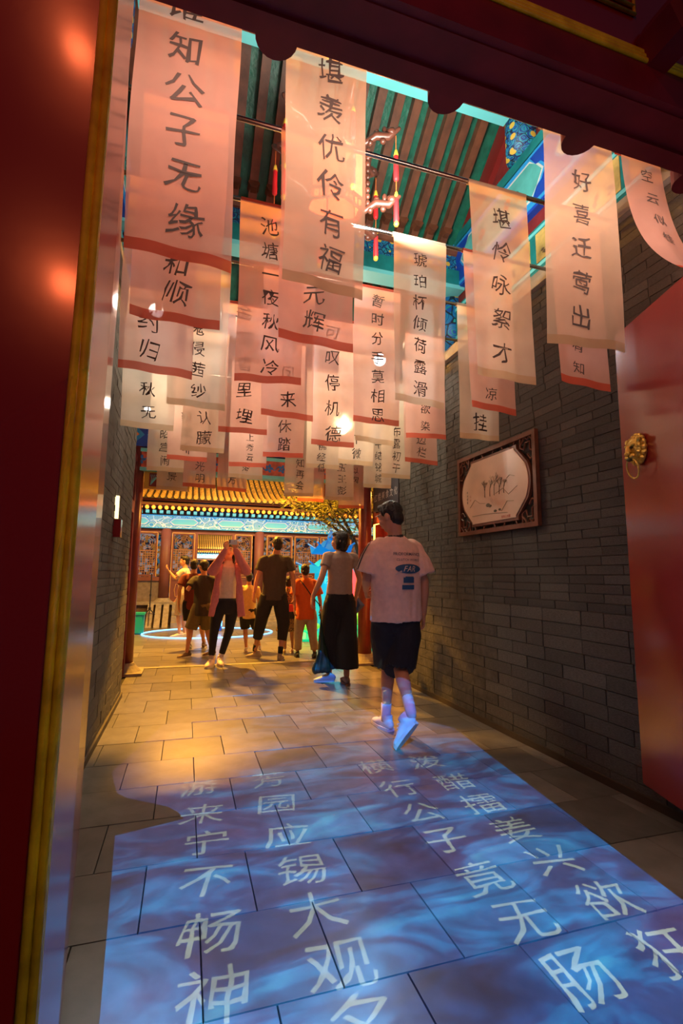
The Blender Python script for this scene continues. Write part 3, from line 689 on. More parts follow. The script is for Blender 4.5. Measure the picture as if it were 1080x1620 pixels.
# ---- palace lantern behind the front banners
LC = V((.86, 3.02, 3.95)); WOOD = mat('lantern_dark_wood', (.10, .03, .018), .35, noise_s=20)
t = thing('palace_lantern', 'carved hexagonal palace lantern with red tassels under the green rafters', 'lantern', LC)
def hx(r, k): a = pi/3*k+pi/6; return V((r*cos(a), r*sin(a)*.86, 0))
for k in range(6):
    a, c = hx(.22, k), hx(.22, k+1)
    b = B()
    tube(b, [LC+a+V((0, 0, -.26)), LC+a+V((0, 0, .26))], .014, 8)
    for z in (-.26, -.18, .18, .26): tube(b, [LC+a+V((0, 0, z)), LC+c+V((0, 0, z))], .011, 6)
    for q in range(5):
        m_ = a.lerp(c, (q+.5)/5); tube(b, [LC+m_+V((0, 0, .18)), LC+m_+V((0, 0, .26))], .006, 5); tube(b, [LC+m_+V((0, 0, -.18)), LC+m_+V((0, 0, -.26))], .006, 5)
    obj('frame_side', b, WOOD, t)
    b = B(); q = [b.verts.new(LC+v*.96+V((0, 0, z))) for v, z in ((a, -.18), (c, -.18), (c, .18), (a, .18))]; b.faces.new(q)
    obj('silk_panel', b, glow('lantern_silk', (1, .24, .10), 1.6), t)
    # carved crest arms with dragon-like heads, upper and lower
    for up in (1, -1):
        o = hx(.22, k)+V((0, 0, .26*up)); d = hx(1, k).normalized(); b = B()
        loft(b, [LC+o, LC+o+d*.08+V((0, 0, .05)), LC+o+d*.17+V((0, 0, .03)), LC+o+d*.24+V((0, 0, .08))], [.02, .028, .026, .014], 8)
        ell(b, LC+o+d*.19+V((0, 0, .06)), (.035, .035, .028), u=8, v=6); ell(b, LC+o+d*.14+V((0, 0, .085)), (.018, .018, .03), u=8, v=6)
        for q in range(4): ell(b, LC+o+d*(.04+.045*q)+V((0, 0, .075 if q % 2 else .0)), (.022, .022, .020), u=8, v=6)
        for q in range(6): ell(b, LC+hx(.245, k)+V((0, 0, up*(.20-.05*q))), (.018, .018, .022), u=8, v=6)
        obj('carved_arm', b, WOOD, t, True)
    e = LC+hx(.22, k)+V((0, 0, .26))+hx(1, k).normalized()*.22
    b = B(); tube(b, [e+V((0, 0, .03)), e+V((0, 0, -.60))], .003, 5)
    ts = obj('tassel_cord', b, mat('cord_orange', (.7, .16, .03), .6), t)
    for z in (-.10, -.42):
        obj('tassel', loft(B(), [e+V((0, 0, z)), e+V((0, 0, z-.03)), e+V((0, 0, z-.20))], [.008, .016, .019], 10), mat('tassel_red', (.75, .015, .02), .6), t, True)
        obj('gold_cap', loft(B(), [e+V((0, 0, z+.012)), e+V((0, 0, z-.024))], [.010, .0175], 10), mat('cap_gold', (.85, .55, .05), .4), t, True)
    obj('gold_bead', ell(B(), e+V((0, 0, -.64)), (.018, .018, .02)), mat('cap_gold', (.85, .55, .05), .4), t, True)
obj('hanging_chain', tube(B(), [LC+V((0, 0, .26)), LC+V((0, 0, 1.2))], .008), WOOD, t)
b = B(); lathe(b, LC, [(.20, .27), (.10, .36), (.03, .44)], 6); obj('top', b, WOOD, t)
lp = light('palace_lantern_light', 'POINT', LC, None, 10, (1, .35, .15), .08)
# ================================================================== WALL PAINTING IN CARVED FRAME
FX = WR-.035
t = thing('wall_painting', 'ink landscape in carved openwork wooden frame on the right brick wall', 'painting', (FX, 3.45, 1.92))
fy0, fy1, fz0, fz1 = 2.92, 4.00, 1.565, 2.28; fcy, fcz = (fy0+fy1)/2, (fz0+fz1)/2
b = B(); fw = .035; xa, xb = FX-.014, FX+.02
box(b, xa, xb, fy0, fy1, fz0, fz0+fw); box(b, xa, xb, fy0, fy1, fz1-fw, fz1); box(b, xa, xb, fy0, fy0+fw, fz0+fw, fz1-fw); box(b, xa, xb, fy1-fw, fy1, fz0+fw, fz1-fw)
obj('frame', b, FRAMEW, t)
HW, HH, RR = .30, .270, .445
def outline(k=0):
    pts = []
    a0 = math.asin(min(1, (HH*.78)/(RR))); 
    for sgn in (1, -1):
        for q in range(13):
            a = -a0*.83+2*a0*.83*q/12
            pts.append((fcy+sgn*((RR+k)*cos(a)*1.02), fcz+sgn*((RR+k)*sin(a)*.76)))
        pts.append((fcy+sgn*(HW+k), fcz+sgn*(HH-.015+k*.2))); pts.append((fcy+sgn*(HW+k), fcz+sgn*(HH+k)))
        pts.append((fcy-sgn*(HW+k), fcz+sgn*(HH+k))); pts.append((fcy-sgn*(HW+k), fcz+sgn*(HH-.015+k*.2)))
    return pts
M_ = Matrix(((0, 1, 0, 0), (1, 0, 0, 0), (0, 0, 1, 0), (0, 0, 0, 1)))
obj('inner_border', prism(B(), outline(.022), xa+.004, xb-.004, M_), FRAMEW, t)
obj('picture', prism(B(), outline(0), xa-.002, xa+.006, M_), mat('painting_silk', (.72, .50, .34), .35, noise_s=3, noise_a=.12, coat=.4), t)
b = B()
for sy in (-1, 1):
    for sz in (-1, 1):
        c0 = V((0, fcy+sy*.44, fcz+sz*.25))
        P_ = lambda dy, dz: V((FX, c0.y+sy*dy, c0.z+sz*dz))
        for path in ([(-.08, .08), (-.08, .0), (-.04, -.02), (-.02, .03), (.03, .03), (.03, -.03), (.07, -.05)], [(-.03, .08), (.0, .05), (.03, .07), (.06, .03), (.08, .03)], [(.0, -.06), (.03, -.10), (.07, -.09)], [(-.085, .02), (-.05, .05), (-.03, .09)]):
            obj('openwork_bar', loft(B(), [P_(*q) for q in path], [.008]*len(path), 6, round_ends=False), FRAMEW, t)
for k in range(5):
    for sz in (-1, 1):
        yy = fcy-.28+.14*k; obj('openwork_bar', loft(B(), [(FX, yy, fcz+sz*.295), (FX, yy+(.02 if k % 2 else -.02), fcz+sz*.335)], [.008, .008], 6, round_ends=False), FRAMEW, t)
rg = random.Random(12); b = B(); xs = xa-.004
def br(b, y, z, a, l, r, n):
    if n == 0 or l < .008: return
    y2, z2 = y+l*cos(a), z+l*sin(a); loft(b, [(xs, y, z), (xs, y2, z2)], [r, r*.7], 5, round_ends=False)
    for k in range(3): br(b, y2, z2, a+rg.uniform(-.9, .9), l*rg.uniform(.55, .8), r*.6, n-1)
for yy, h in ((-.10, .05), (-.03, .06), (.03, .075), (.10, .05), (.16, .04)): br(b, fcy-yy*1.0, fcz-.06, pi/2+rg.uniform(-.15, .15), h, .0022, 5)
obj('painted_tree', b, mat('ink_wash', (.12, .09, .05), .7), t)
b = B()
for yy, zz, r in ((.06, -.13, .03), (.03, -.14, .022), (-.04, -.19, .022), (-.10, -.185, .018)): ell(b, (xs, fcy+yy, fcz+zz), (.002, r, r*.5), u=10, v=6)
obj('painted_rock', b, mat('ink_wash', (.12, .09, .05), .7), t)
b = B()
for q in ([(.33, -.12), (.25, -.06), (.18, -.10), (.1, -.11)], [(-.05, -.05), (-.15, -.02), (-.22, -.08), (-.33, -.03)], [(-.12, -.2), (-.2, -.13), (-.28, -.14)], [(.3, -.2), (.1, -.2), (-.2, -.22)], [(-.2, .05), (-.24, .07), (-.3, .05)]):
    tube(b, [(xs, fcy+p, fcz+z) for p, z in q], .0015, 5)
obj('painted_line', b, mat('ink_line', (.30, .22, .12), .7), t)
b = B()
for k, ch in enumerate('寒林图意'): put_glyph(b, ch, .022, lambda x, y_, k=k: V((xs, fcy+.37-x, fcz+.02-.03*k+y_)), rg, .03, 3)
obj('painted_writing', b, INK, t)
b = B()
for k, ch in enumerate('山水'): put_glyph(b, ch, .022, lambda x, y_, k=k: V((xs, fcy+.32-x, fcz-.02-.035*k+y_)), rg, .03, 3)
write_line(b, '雪景山水图', .024, lambda x, y_: V((xs, fcy-.12-x, fcz-.25+y_)), rg)
obj('red_writing', b, INKR, t)
# fire alarm and small lamp on left wall
p = atx(181, 836, WL+.01)
t = thing('alarm_box', 'small dark red box on the left brick wall with slim lamp above', 'box', p)
obj('case', bx(WL, WL+.06, p.y-.045, p.y+.045, p.z-.07, p.z+.07), RED, t)
obj('lamp', bx(WL, WL+.03, p.y-.02, p.y+.02, p.z+.08, p.z+.26), glow('lamp_amber', (1, .75, .35), 2.5), t)
# ================================================================== THE PROJECTED POEMS
# two small projectors hung outside above the gate; a coloured film and a stencil throw cloud light and letters on the floor
RG = random.Random(21)
def slide_plate(P, aim, d=.10):
    a = (V(aim)-V(P)).normalized(); P = V(P)
    def m(F): r = V(F)-P; return P+r*(d/r.dot(a))
    return a, m
def lerp_tab(tab, y):
    for (y0, v0), (y1, v1) in zip(tab, tab[1:]):
        if y0 <= y <= y1: return v0+(v1-v0)*(y-y0)/(y1-y0)
    return tab[0][1] if y < tab[0][0] else tab[-1][1]
XL = [(1.1, -.13), (1.65, -.17), (2.66, -.26), (2.665, .06), (2.85, .0), (3.08, -.30), (3.45, -.38), (4.0, -.22), (4.6, -.05), (5.3, .35), (6.8, .95)]
XR = [(1.1, 1.78), (1.55, 1.84), (3.7, 2.10), (3.95, 1.92), (4.3, 1.60), (4.7, 1.54), (5.3, 1.72), (5.8, 1.70), (6.8, 1.45)]
PA, PB = V((.70, .46, 2.50)), V((1.12, .46, 2.50)); AIM = V((.9, 2.35, 0))
film = bpy.data.materials.new('blue_cloud_film'); film.use_nodes = True; nt = film.node_tree; N = nt.nodes; L = nt.links
for n in list(N): N.remove(n)
out = N.new('ShaderNodeOutputMaterial'); tr = N.new('ShaderNodeBsdfTransparent'); L.new(tr.outputs[0], out.inputs[0])
uv = N.new('ShaderNodeUVMap'); uv.uv_map = 'floor'
mp = N.new('ShaderNodeMapping'); mp.inputs['Scale'].default_value = (1.1, 2.6, 1); mp.inputs['Rotation'].default_value = (0, 0, .25); L.new(uv.outputs[0], mp.inputs[0])
n1 = N.new('ShaderNodeTexNoise'); n1.inputs['Scale'].default_value = 1.5; n1.inputs['Detail'].default_value = 7; n1.inputs['Roughness'].default_value = .6; n1.inputs['Distortion'].default_value = 1.0; L.new(mp.outputs[0], n1.inputs['Vector'])
r1 = N.new('ShaderNodeValToRGB'); e = r1.color_ramp.elements
e[0].position = .30; e[0].color = (.0, .012, .07, 1); e[1].position = .80; e[1].color = (.05, .55, .95, 1)
x_ = e.new(.47); x_.color = (.0, .05, .24, 1); x_ = e.new(.60); x_.color = (.0, .20, .60, 1)
L.new(n1.outputs['Fac'], r1.inputs['Fac'])
n2 = N.new('ShaderNodeTexNoise'); n2.inputs['Scale'].default_value = 1.1; n2.inputs['Detail'].default_value = 3; L.new(uv.outputs[0], n2.inputs['Vector'])
sx = N.new('ShaderNodeSeparateXYZ'); L.new(uv.outputs[0], sx.inputs[0])
mr = N.new('ShaderNodeMapRange'); mr.inputs['From Min'].default_value = 2.2; mr.inputs['From Max'].default_value = 3.6; L.new(sx.outputs['Y'], mr.inputs['Value'])
mrx = N.new('ShaderNodeMapRange'); mrx.inputs['From Min'].default_value = .7; mrx.inputs['From Max'].default_value = .1; L.new(sx.outputs['X'], mrx.inputs['Value'])
ad = N.new('ShaderNodeMath'); ad.operation = 'MULTIPLY'; L.new(mr.outputs[0], ad.inputs[0]); L.new(mrx.outputs[0], ad.inputs[1])
rp2 = N.new('ShaderNodeMapRange'); rp2.inputs['From Min'].default_value = .48; rp2.inputs['From Max'].default_value = .62; rp2.inputs['To Max'].default_value = .35; L.new(n2.outputs['Fac'], rp2.inputs['Value'])
mxx = N.new('ShaderNodeMath'); mxx.operation = 'MAXIMUM'; L.new(ad.outputs[0], mxx.inputs[0]); L.new(rp2.outputs[0], mxx.inputs[1])
mm = N.new('ShaderNodeMix'); mm.data_type = 'RGBA'; L.new(mxx.outputs[0], mm.inputs[0]); L.new(r1.outputs[0], mm.inputs[6]); mm.inputs[7].default_value = (.06, .02, .13, 1)
L.new(mm.outputs[2], tr.inputs['Color'])
def projector(lab, P, mask_bm_fn):
    a, m = slide_plate(P, AIM); t = thing('slide_projector', lab, 'projector', P)
    q = a.to_track_quat('Z', 'Y').to_matrix().to_4x4(); Mx = Matrix.Translation(P) @ q
    b = B()
    for x0, x1, y0, y1 in ((-.19, .19, -.19, -.17), (-.19, .19, .17, .19), (-.19, -.17, -.17, .17), (.17, .19, -.17, .17)): box(b, x0, x1, y0, y1, -.10, .13, Mx)
    box(b, -.19, .19, -.19, .19, -.12, -.10, Mx)
    obj('housing', b, mat('black_metal', (.02, .02, .02), .4), t)
    mask_bm_fn(t, a, m, Mx)
    return t
def mask_from_outlines(loops, Mx, name, parent):
    "opaque stencil: a square plate with the outlines cut out of it"
    from mathutils.geometry import delaunay_2d_cdt
    inv = Mx.inverted(); vs = [V(p) for p in ((-.18, -.18), (.18, -.18), (.18, .18), (-.18, .18))]; es = [(0, 1), (1, 2), (2, 3), (3, 0)]; L2 = []
    for lp_ in loops:
        q = [V((inv @ p)[:2]) for p in lp_]; n0 = len(vs); vs += q; es += [(n0+i, n0+(i+1) % len(q)) for i in range(len(q))]
        L2.append((min(p.x for p in q), max(p.x for p in q), min(p.y for p in q), max(p.y for p in q), q))
    ov, oe, of, _, _, _ = delaunay_2d_cdt(vs, es, [], 0, 1e-7)
    def inside(x, y):
        par = False
        for x0, x1, y0, y1, q in L2:
            if not (x0 < x < x1 and y0 < y < y1): continue
            for i in range(len(q)):
                p1, p2 = q[i], q[i-1]
                if (p1.y > y) != (p2.y > y) and x < (p2.x-p1.x)*(y-p1.y)/(p2.y-p1.y)+p1.x: par = not par
        return par
    fs = [f for f in of if not inside(sum(ov[i].x for i in f)/3, sum(ov[i].y for i in f)/3)]
    me = bpy.data.meshes.new(name); me.from_pydata([Mx @ V((p.x, p.y, .10)) for p in ov], [], fs); me.update()
    return obj(name, me, mat('black_mask', (.005, .005, .005), .9), parent)
def maskA(t, a, m, Mx):
    ys = [1.12+.08*k for k in range(71)]; lo = [m((lerp_tab(XL, y), y, 0)) for y in ys]+[m((lerp_tab(XR, y), y, 0)) for y in ys[::-1]]
    mask_from_outlines([lo], Mx, 'mask', t)
    b = B(); uvl = b.loops.layers.uv.new('floor'); n = 44; grid = []; ys = [1.0+.08*k for k in range(80)]
    for y in ys:
        x0, x1 = lerp_tab(XL, y)-.25, lerp_tab(XR, y)+.5; grid.append([(x0+(x1-x0)*k/n, y) for k in range(n+1)])
    vv = [[b.verts.new(m((x, y, 0))+a*.0003) for x, y in row] for row in grid]
    for i in range(len(ys)-1):
        for k in range(n):
            f = b.faces.new((vv[i][k], vv[i][k+1], vv[i+1][k+1], vv[i+1][k]))
            for lp_, (ii, kk) in zip(f.loops, ((i, k), (i, k+1), (i+1, k+1), (i+1, k))): lp_[uvl].uv = grid[ii][kk]
    me = bpy.data.meshes.new('film'); b.to_mesh(me); b.free(); me.materials.append(film)
    o = link(bpy.data.objects.new('film', me)); o.parent = t; o.matrix_parent_inverse = t.matrix_basis.inverted()
POEM = [('游来宁不畅神', .135, [3.08, 2.75, 2.47, 2.17, 1.88, 1.62]), ('芳园应锡大观名', .51, [3.08, 2.76, 2.43, 2.15, 1.88, 1.62, 1.40]),
        ('横行公子竟无肠', 1.205, [3.10, 2.76, 2.46, 2.18, 1.89, 1.63, 1.37]), ('泼醋擂姜兴欲狂', 1.56, [3.08, 2.75, 2.46, 2.18, 1.91, 1.64, 1.37])]
FAR = [('境', .03, 4.10), ('备', .48, 4.06), ('有', 1.25, 4.45), ('酒', 1.26, 4.02), ('阴', 1.47, 4.45), ('凉', 1.49, 4.12), ('应', 1.24, 4.85), ('孙', 1.25, 5.2), ('王', 1.22, 5.55)]
def glyph_outline(ch):
    c = bpy.data.curves.new('o', 'FONT'); c.body = ch; c.size = 1; c.resolution_u = 2; c.fill_mode = 'NONE'; c.offset = .003
    o = link(bpy.data.objects.new('o', c)); dg = bpy.context.evaluated_depsgraph_get(); me = bpy.data.meshes.new_from_object(o.evaluated_get(dg))
    nb = {}
    for e_ in me.edges:
        i, j = e_.vertices; nb.setdefault(i, []).append(j); nb.setdefault(j, []).append(i)
    co = [(v.co.x, v.co.y) for v in me.vertices]; seen = set(); loops = []
    for s in nb:
        if s in seen: continue
        lp_ = [s]; seen.add(s); cur = s
        while True:
            nx = [j for j in nb[cur] if j not in seen]
            if not nx: break
            cur = nx[0]; seen.add(cur); lp_.append(cur)
        if len(lp_) > 2: loops.append([co[i] for i in lp_])
    xs = [p[0] for l_ in loops for p in l_]; ys = [p[1] for l_ in loops for p in l_]; cx, cy = (min(xs)+max(xs))/2, (min(ys)+max(ys))/2
    bpy.data.objects.remove(o); bpy.data.curves.remove(c)
    return [[(x-cx, y-cy) for x, y in l_] for l_ in loops]
def maskB(t, a, m, Mx):
    loops = []
    def put(ch, X, Y, s):
        an = radians(RG.uniform(-5, 5)); sd = RG.uniform(0, 99)
        for l_ in glyph_outline(ch):
            q = []
            for x, y in l_:
                n_ = noise.noise_vector(V((x*3, y*3, sd))); x, y = x+n_.x*.06+.10*y, y+n_.y*.06
                q.append(m((X+s*(x*cos(an)-y*sin(an)), Y+s*(x*sin(an)+y*cos(an)), 0)))
            loops.append(q)
    for text, X, ys in POEM:
        for ch, Y in zip(text, ys): put(ch, X+RG.uniform(-.01, .01), Y, .225)
    for ch, X, Y in FAR: put(ch, X, Y, .22)
    mask_from_outlines(loops, Mx, 'letter_stencil', t)
projector('black projector with blue cloud film hung outside the gate, left one', PA, maskA)
projector('black projector with letter stencil hung outside the gate, right one', PB, maskB)
light('cloud_projector_beam', 'SPOT', PA, AIM, 2600, (1, 1, 1), 0, spot=116, blend=0)
light('letter_projector_beam', 'SPOT', PB, AIM, 700, (.80, 1, .62), 0, spot=116, blend=0)
# ================================================================== THE HALL ACROSS THE COURTYARD
HRED = mat('hall_red', (.19, .065, .055), .5, noise_s=3, noise_a=.15); HRED2 = mat('hall_dark_red', (.17, .03, .022), .5)
def tile_row_mesh(L, rise, seg=.16, r=.052):
    b = B(); n = int(L/seg)
    for i in range(n):
        y0, y1 = i*seg, (i+1)*seg; f = lambda y_: rise*((y_/L)**1.35)
        ring = []
        for y_, rr in ((y0, r*1.08), (y1+.012, r*.9)):
            ring.append([b.verts.new((rr*cos(a), y_, f(y_)+rr*sin(a)*1.1)) for a in [pi*k/6 for k in range(7)]])
        for k in range(6): b.faces.new((ring[0][k], ring[0][k+1], ring[1][k+1], ring[1][k]))
        b.faces.new(ring[0][::-1])
    return b
def hall(Yf, x0, x1, zf, name, lab, cols, near=True):
    "Yf facade plane, zf courtyard ground height"
    t = thing(name, lab, 'building', ((x0+x1)/2, Yf, zf))
    pl = .45
    obj('plinth', bx(x0, x1, Yf-.35, Yf+.5, zf, pl), mat('plinth_brick', (.13, .09, .075), .8, noise_s=8), t)
    obj('plinth_cap', bx(x0, x1, Yf-.42, Yf+.5, pl-.01, pl+.05), STONE, t)
    obj('back_wall', bx(x0, .1, Yf+2.2, Yf+2.3, pl, 4.4), HRED2, t); obj('back_wall', bx(1.7, x1, Yf+2.2, Yf+2.3, pl, 4.4), HRED2, t)
    for x in cols:
        obj('column', loft(B(), [(x, Yf, pl+.05), (x, Yf, 2.36)], [.13, .13], 16, round_ends=False), HRED, t, True)
        obj('column_base', lathe(B(), (x, Yf, pl+.05), [(.24, 0), (.19, .04), (.15, .09)], 16), STONE, t)
    obj('lintel', bx(x0, x1, Yf-.02, Yf+.12, 2.24, 2.36), HRED, t)
    obj('painted_beam', bx(x0, x1, Yf-.10, Yf+.10, 2.36, 2.70), BEAMP, t)
    for z in (2.355, 2.68): obj('beam_line', bx(x0, x1, Yf-.115, Yf, z, z+.022), SKYB, t)
    x = x0+.3; k = 0
    while x < x1-.8 and near:
        for q, (mm, e) in enumerate(((SKYB, 0), (WHITEP, .02), (CYAN, .045))):
            obj('painted_cartouche', prism(B(), [(x+e, 2.53), (x+.10+e, 2.42+e), (x+.66-e, 2.42+e), (x+.76-e, 2.53), (x+.66-e, 2.645-e), (x+.10+e, 2.645-e)], Yf-.103-.003*q-.002, Yf-.103-.003*q, Matrix()), mm, t)
        x += 1.2; k += 1
    x = x0
    while x < x1:
        obj('rafter_end', bx(x, x+.085, Yf-.34, Yf-.1, 2.73, 2.80), CYAN if near else TEAL, t); x += .165
    obj('eave_board', bx(x0, x1, Yf-.78, Yf-.70, 2.98, 3.05), HRED2, t)
    obj('soffit', bx(x0, x1, Yf-.74, Yf+.1, 2.88, 2.94), mat('soffit_brown', (.16, .07, .03), .5), t)
    # roof: pan slab (concave) and barrel rows
    L_, rise = 2.9, 1.55; b = B(); n = 12; f = lambda y_: rise*((y_/L_)**1.35)
    g0 = [[b.verts.new((x, Yf-.86+L_*i/n, 3.02+f(L_*i/n)+d)) for i in range(n+1)] for x in (x0, x1) for d in (0, .06)]
    for i in range(n): b.faces.new((g0[1][i], g0[3][i], g0[3][i+1], g0[1][i+1])); b.faces.new((g0[0][i], g0[0][i+1], g0[2][i+1], g0[2][i]))
    b.faces.new((g0[0][0], g0[2][0], g0[3][0], g0[1][0]))
    obj('pan_tiles', b, TILED, t)
    bm_ = tile_row_mesh(L_, rise); me = bpy.data.meshes.new('tile_row'); bm_.to_mesh(me); bm_.free(); me.materials.append(TILE)
    dm = bpy.data.meshes.new('tile_end'); bm_ = B(); lathe(bm_, (0, 0, 0), [(.056, -.015), (.056, .01)], 10, 'Y'); bm_.to_mesh(dm); bm_.free(); dm.materials.append(TILE)
    x = x0+.08
    while x < x1:
        o = link(bpy.data.objects.new('tile_row', me)); o.parent = t; o.matrix_parent_inverse = t.matrix_basis.inverted(); o.location = (x, Yf-.86, 3.085)
        o = link(bpy.data.objects.new('tile_end', dm)); o.parent = t; o.matrix_parent_inverse = t.matrix_basis.inverted(); o.location = (x, Yf-.87, 3.085)
        x += .155
    obj('ridge', loft(B(), [(x0, Yf+2.05, 4.62), (x1, Yf+2.05, 4.62)], [.12, .12], 10, round_ends=False), TILED, t)
    # bulbs under the eave
    s = thing('string_lights', 'row of round warm bulbs under the eave of the '+('hall across the courtyard' if near else 'inner hall seen through the doorway'), 'lights', ((x0+x1)/2, Yf-.62, 2.9))
    obj('cable', tube(B(), [(x0, Yf-.66, 2.868), (x1, Yf-.66, 2.868)], .008, 5), mat('black_metal', (.02, .02, .02), .4), s)
    bmu = bpy.data.meshes.new('bulb'); bm_ = B(); ell(bm_, (0, 0, 0), (.046, .046, .048), u=10, v=8); bm_.to_mesh(bmu); bm_.free(); bmu.materials.append(glow('bulb_glow', (1, .21, .02), 4.5))
    x = x0+.1
    while x < x1:
        o = link(bpy.data.objects.new('bulb', bmu)); o.parent = s; o.matrix_parent_inverse = s.matrix_basis.inverted(); o.location = (x, Yf-.66, 2.825); x += .15
    return t
HY = 13.5
hl = hall(HY, -3.2, 7.2, -.054, 'red_hall', 'red hall with golden tiled roof and cyan painted beam across the courtyard', [-2.93, -.54, 1.85, 4.24, 6.63])
GLINE = mat('gold_line', (.85, .50, .16), .4, metal=.3)
def lattice_panel(par, x0, x1, z0, z1, y, door=True):
    b = B(); box(b, x0, x0+.05, y-.03, y+.03, z0, z1); box(b, x1-.05, x1, y-.03, y+.03, z0, z1); box(b, x0+.05, x1-.05, y-.03, y+.03, z1-.05, z1); box(b, x0+.05, x1-.05, y-.03, y+.03, z0, z0+.05)
    zl = z0+.05
    if door:
        zl = z0+.78; box(b, x0+.05, x1-.05, y-.03, y+.03, zl-.06, zl); box(b, x0+.05, x1-.05, y-.03, y+.03, zl-.24, zl-.19); box(b, x0+.05, x1-.05, y-.012, y+.012, z0+.05, zl-.06)
    obj('panel_frame', b, HRED, par)
    b = B(); g = .014
    for (a, c, d, e) in ((x0, x0+g, z0, z1), (x1-g, x1, z0, z1), (x0, x1, z1-g, z1)): box(b, a, c, y-.045, y-.03, d, e)
    obj('gold_outline', b, GLINE, par)
    X0, X1, Z0, Z1 = x0+.05, x1-.05, zl, z1-.05; zm = Z0+(Z1-Z0)*.58; b = B(); th = .007
    nx = max(4, round((X1-X0)/.062)); nz = max(4, round((zm-Z0)/.062))
    for i in range(1, nx): xx = X0+(X1-X0)*i/nx; box(b, xx-th, xx+th, y-.012, y+.012, Z0, zm)
    for i in range(1, nz): zz = Z0+(zm-Z0)*i/nz; box(b, X0, X1, y-.010, y+.010, zz-th, zz+th)
    box(b, X0, X1, y-.02, y+.02, zm-.012, zm+.012)
    for k in range(max(1, round((X1-X0)/.42))):
        w_ = (X1-X0)/max(1, round((X1-X0)/.42)); xc = X0+w_*(k+.5); zc = (zm+Z1)/2
        for s_ in (.45, .32, .19):
            q = [(xc+w_*s_*cos(a)*1.05, zc+(Z1-zm)*s_*sin(a)*1.05) for a in [pi/8+pi/4*j for j in range(8)]]
            tube(b, [(x_, y, z_) for x_, z_ in q+q[:1]], .007, 4)
        for j in range(8):
            a = pi/8+pi/4*j; tube(b, [(xc+w_*.19*cos(a), y, zc+(Z1-zm)*.19*sin(a)), (xc+w_*.5*cos(a), y, zc+(Z1-zm)*.5*sin(a))], .006, 4)
    obj('lattice', b, mat('lattice_wood', (.34, .17, .11), .5), par)
    if door:
        b = B()
        for (zc, hh) in ((zl-.125, .035), (z0+.28, .16)):
            xc = (x0+x1)/2; ww = (x1-x0)*.30
            q = [(xc-ww, zc), (xc-ww*.8, zc+hh), (xc, zc+hh*.8), (xc+ww*.8, zc+hh), (xc+ww, zc), (xc+ww*.8, zc-hh), (xc, zc-hh*.8), (xc-ww*.8, zc-hh)]
            tube(b, [(x_, y-.034, z_) for x_, z_ in q+q[:1]], .007, 4)
        obj('gold_motif', b, GLINE, par)
for i, (a, c, dr) in enumerate([(-1.95, -1.3, 0), (-1.25, -.74, 0), (-.40, .17, 1), (1.19, 1.66, 1), (2.05, 2.76, 1), (2.82, 3.50, 1), (3.56, 4.05, 1), (4.45, 5.2, 1), (5.25, 6.0, 1)]):
    lattice_panel(hl, a, c, .50 if dr else 1.13, 2.26, HY-.01, dr)
obj('sill_wall', bx(-3.2, -.66, HY-.02, HY+.1, .5, 1.02), mat('plinth_brick2', (.20, .16, .14), .8, noise_s=12), hl)
obj('window_sill', bx(-3.2, -.66, HY-.06, HY+.1, 1.02, 1.12), HRED, hl)
obj('door_post', bx(.17, .24, HY-.04, HY+.06, .5, 2.26), HRED, hl); obj('door_post', bx(1.12, 1.19, HY-.04, HY+.06, .5, 2.26), HRED, hl)
# glowing sheets behind the lattices; colour blotches paint in glass reflections and lit interior
wm = bpy.data.materials.new('pane_reflection_glow'); wm.use_nodes = True; nt = wm.node_tree; N = nt.nodes; L = nt.links; p = N['Principled BSDF']
tc = N.new('ShaderNodeTexCoord'); vo = N.new('ShaderNodeTexVoronoi'); vo.inputs['Scale'].default_value = 15; L.new(tc.outputs['Object'], vo.inputs['Vector'])
rp = N.new('ShaderNodeValToRGB'); rp.color_ramp.interpolation = 'CONSTANT'; e = rp.color_ramp.elements; e[0].color = (.02, .03, .08, 1); e[1].position = .84; e[1].color = (.9, .9, .95, 1)
for ps, c in ((.2, (.9, .36, .06)), (.42, (.05, .03, .05)), (.55, (.05, .42, .65)), (.70, (.75, .25, .05))): x_ = e.new(ps); x_.color = (*c, 1)
sp_ = N.new('ShaderNodeSeparateColor'); L.new(vo.outputs['Color'], sp_.inputs[0]); L.new(sp_.outputs[0], rp.inputs['Fac']); L.new(rp.outputs[0], p.inputs['Emission Color']); p.inputs['Emission Strength'].default_value = .22; p.inputs['Base Color'].default_value = (.03, .03, .04, 1)
for a, c in ((-3.1, -.66), (-.45, .17), (1.19, 1.72), (1.98, 4.1), (4.38, 6.5)): obj('pane_reflection_glow', bx(a, c, HY+.35, HY+.37, .52, 2.3), wm, hl)
# steps and sloped side stones
st = thing('stone_steps', 'low grey stone steps in front of the red hall doorway', 'steps', (1.2, 12.8, 0))
for k in range(4): obj('step', bx(-.30, 3.2, HY-.43-.2*(4-k), HY-.43-.2*(3-k), -.054, -.054+.125*(k+1)), STONE, st)
for k in range(3):
    b = B(); x = -.86+k*.18; q = [(x, HY-1.1, -.04), (x+.13, HY-1.1, -.04), (x+.13, HY-.43, .47), (x, HY-.43, .47)]
    f1 = [b.verts.new(v) for v in q]; f2 = [b.verts.new((v[0], v[1], v[2]-.06)) for v in q]; b.faces.new(f1); b.faces.new(f2[::-1])
    for i in range(4): j = (i+1) % 4; b.faces.new((f1[i], f2[i], f2[j], f1[j]))
    tag(obj('ramp_slab', b, STONE), 'pale stone ramp slab leaning on the plinth left of the steps', 'slab', 'pale ramp slabs left of the steps')
h2 = hall(38.0, -4.0, 10.0, .0, 'inner_hall', 'inner hall with lit golden roof seen through the open doorway', [-3, .0, 3.0, 6.0, 9.0], near=False)
light('inner_court_light', 'AREA', (3, 33.5, 4.2), (3, 38, 3.2), 900, (1, .6, .2), 2)
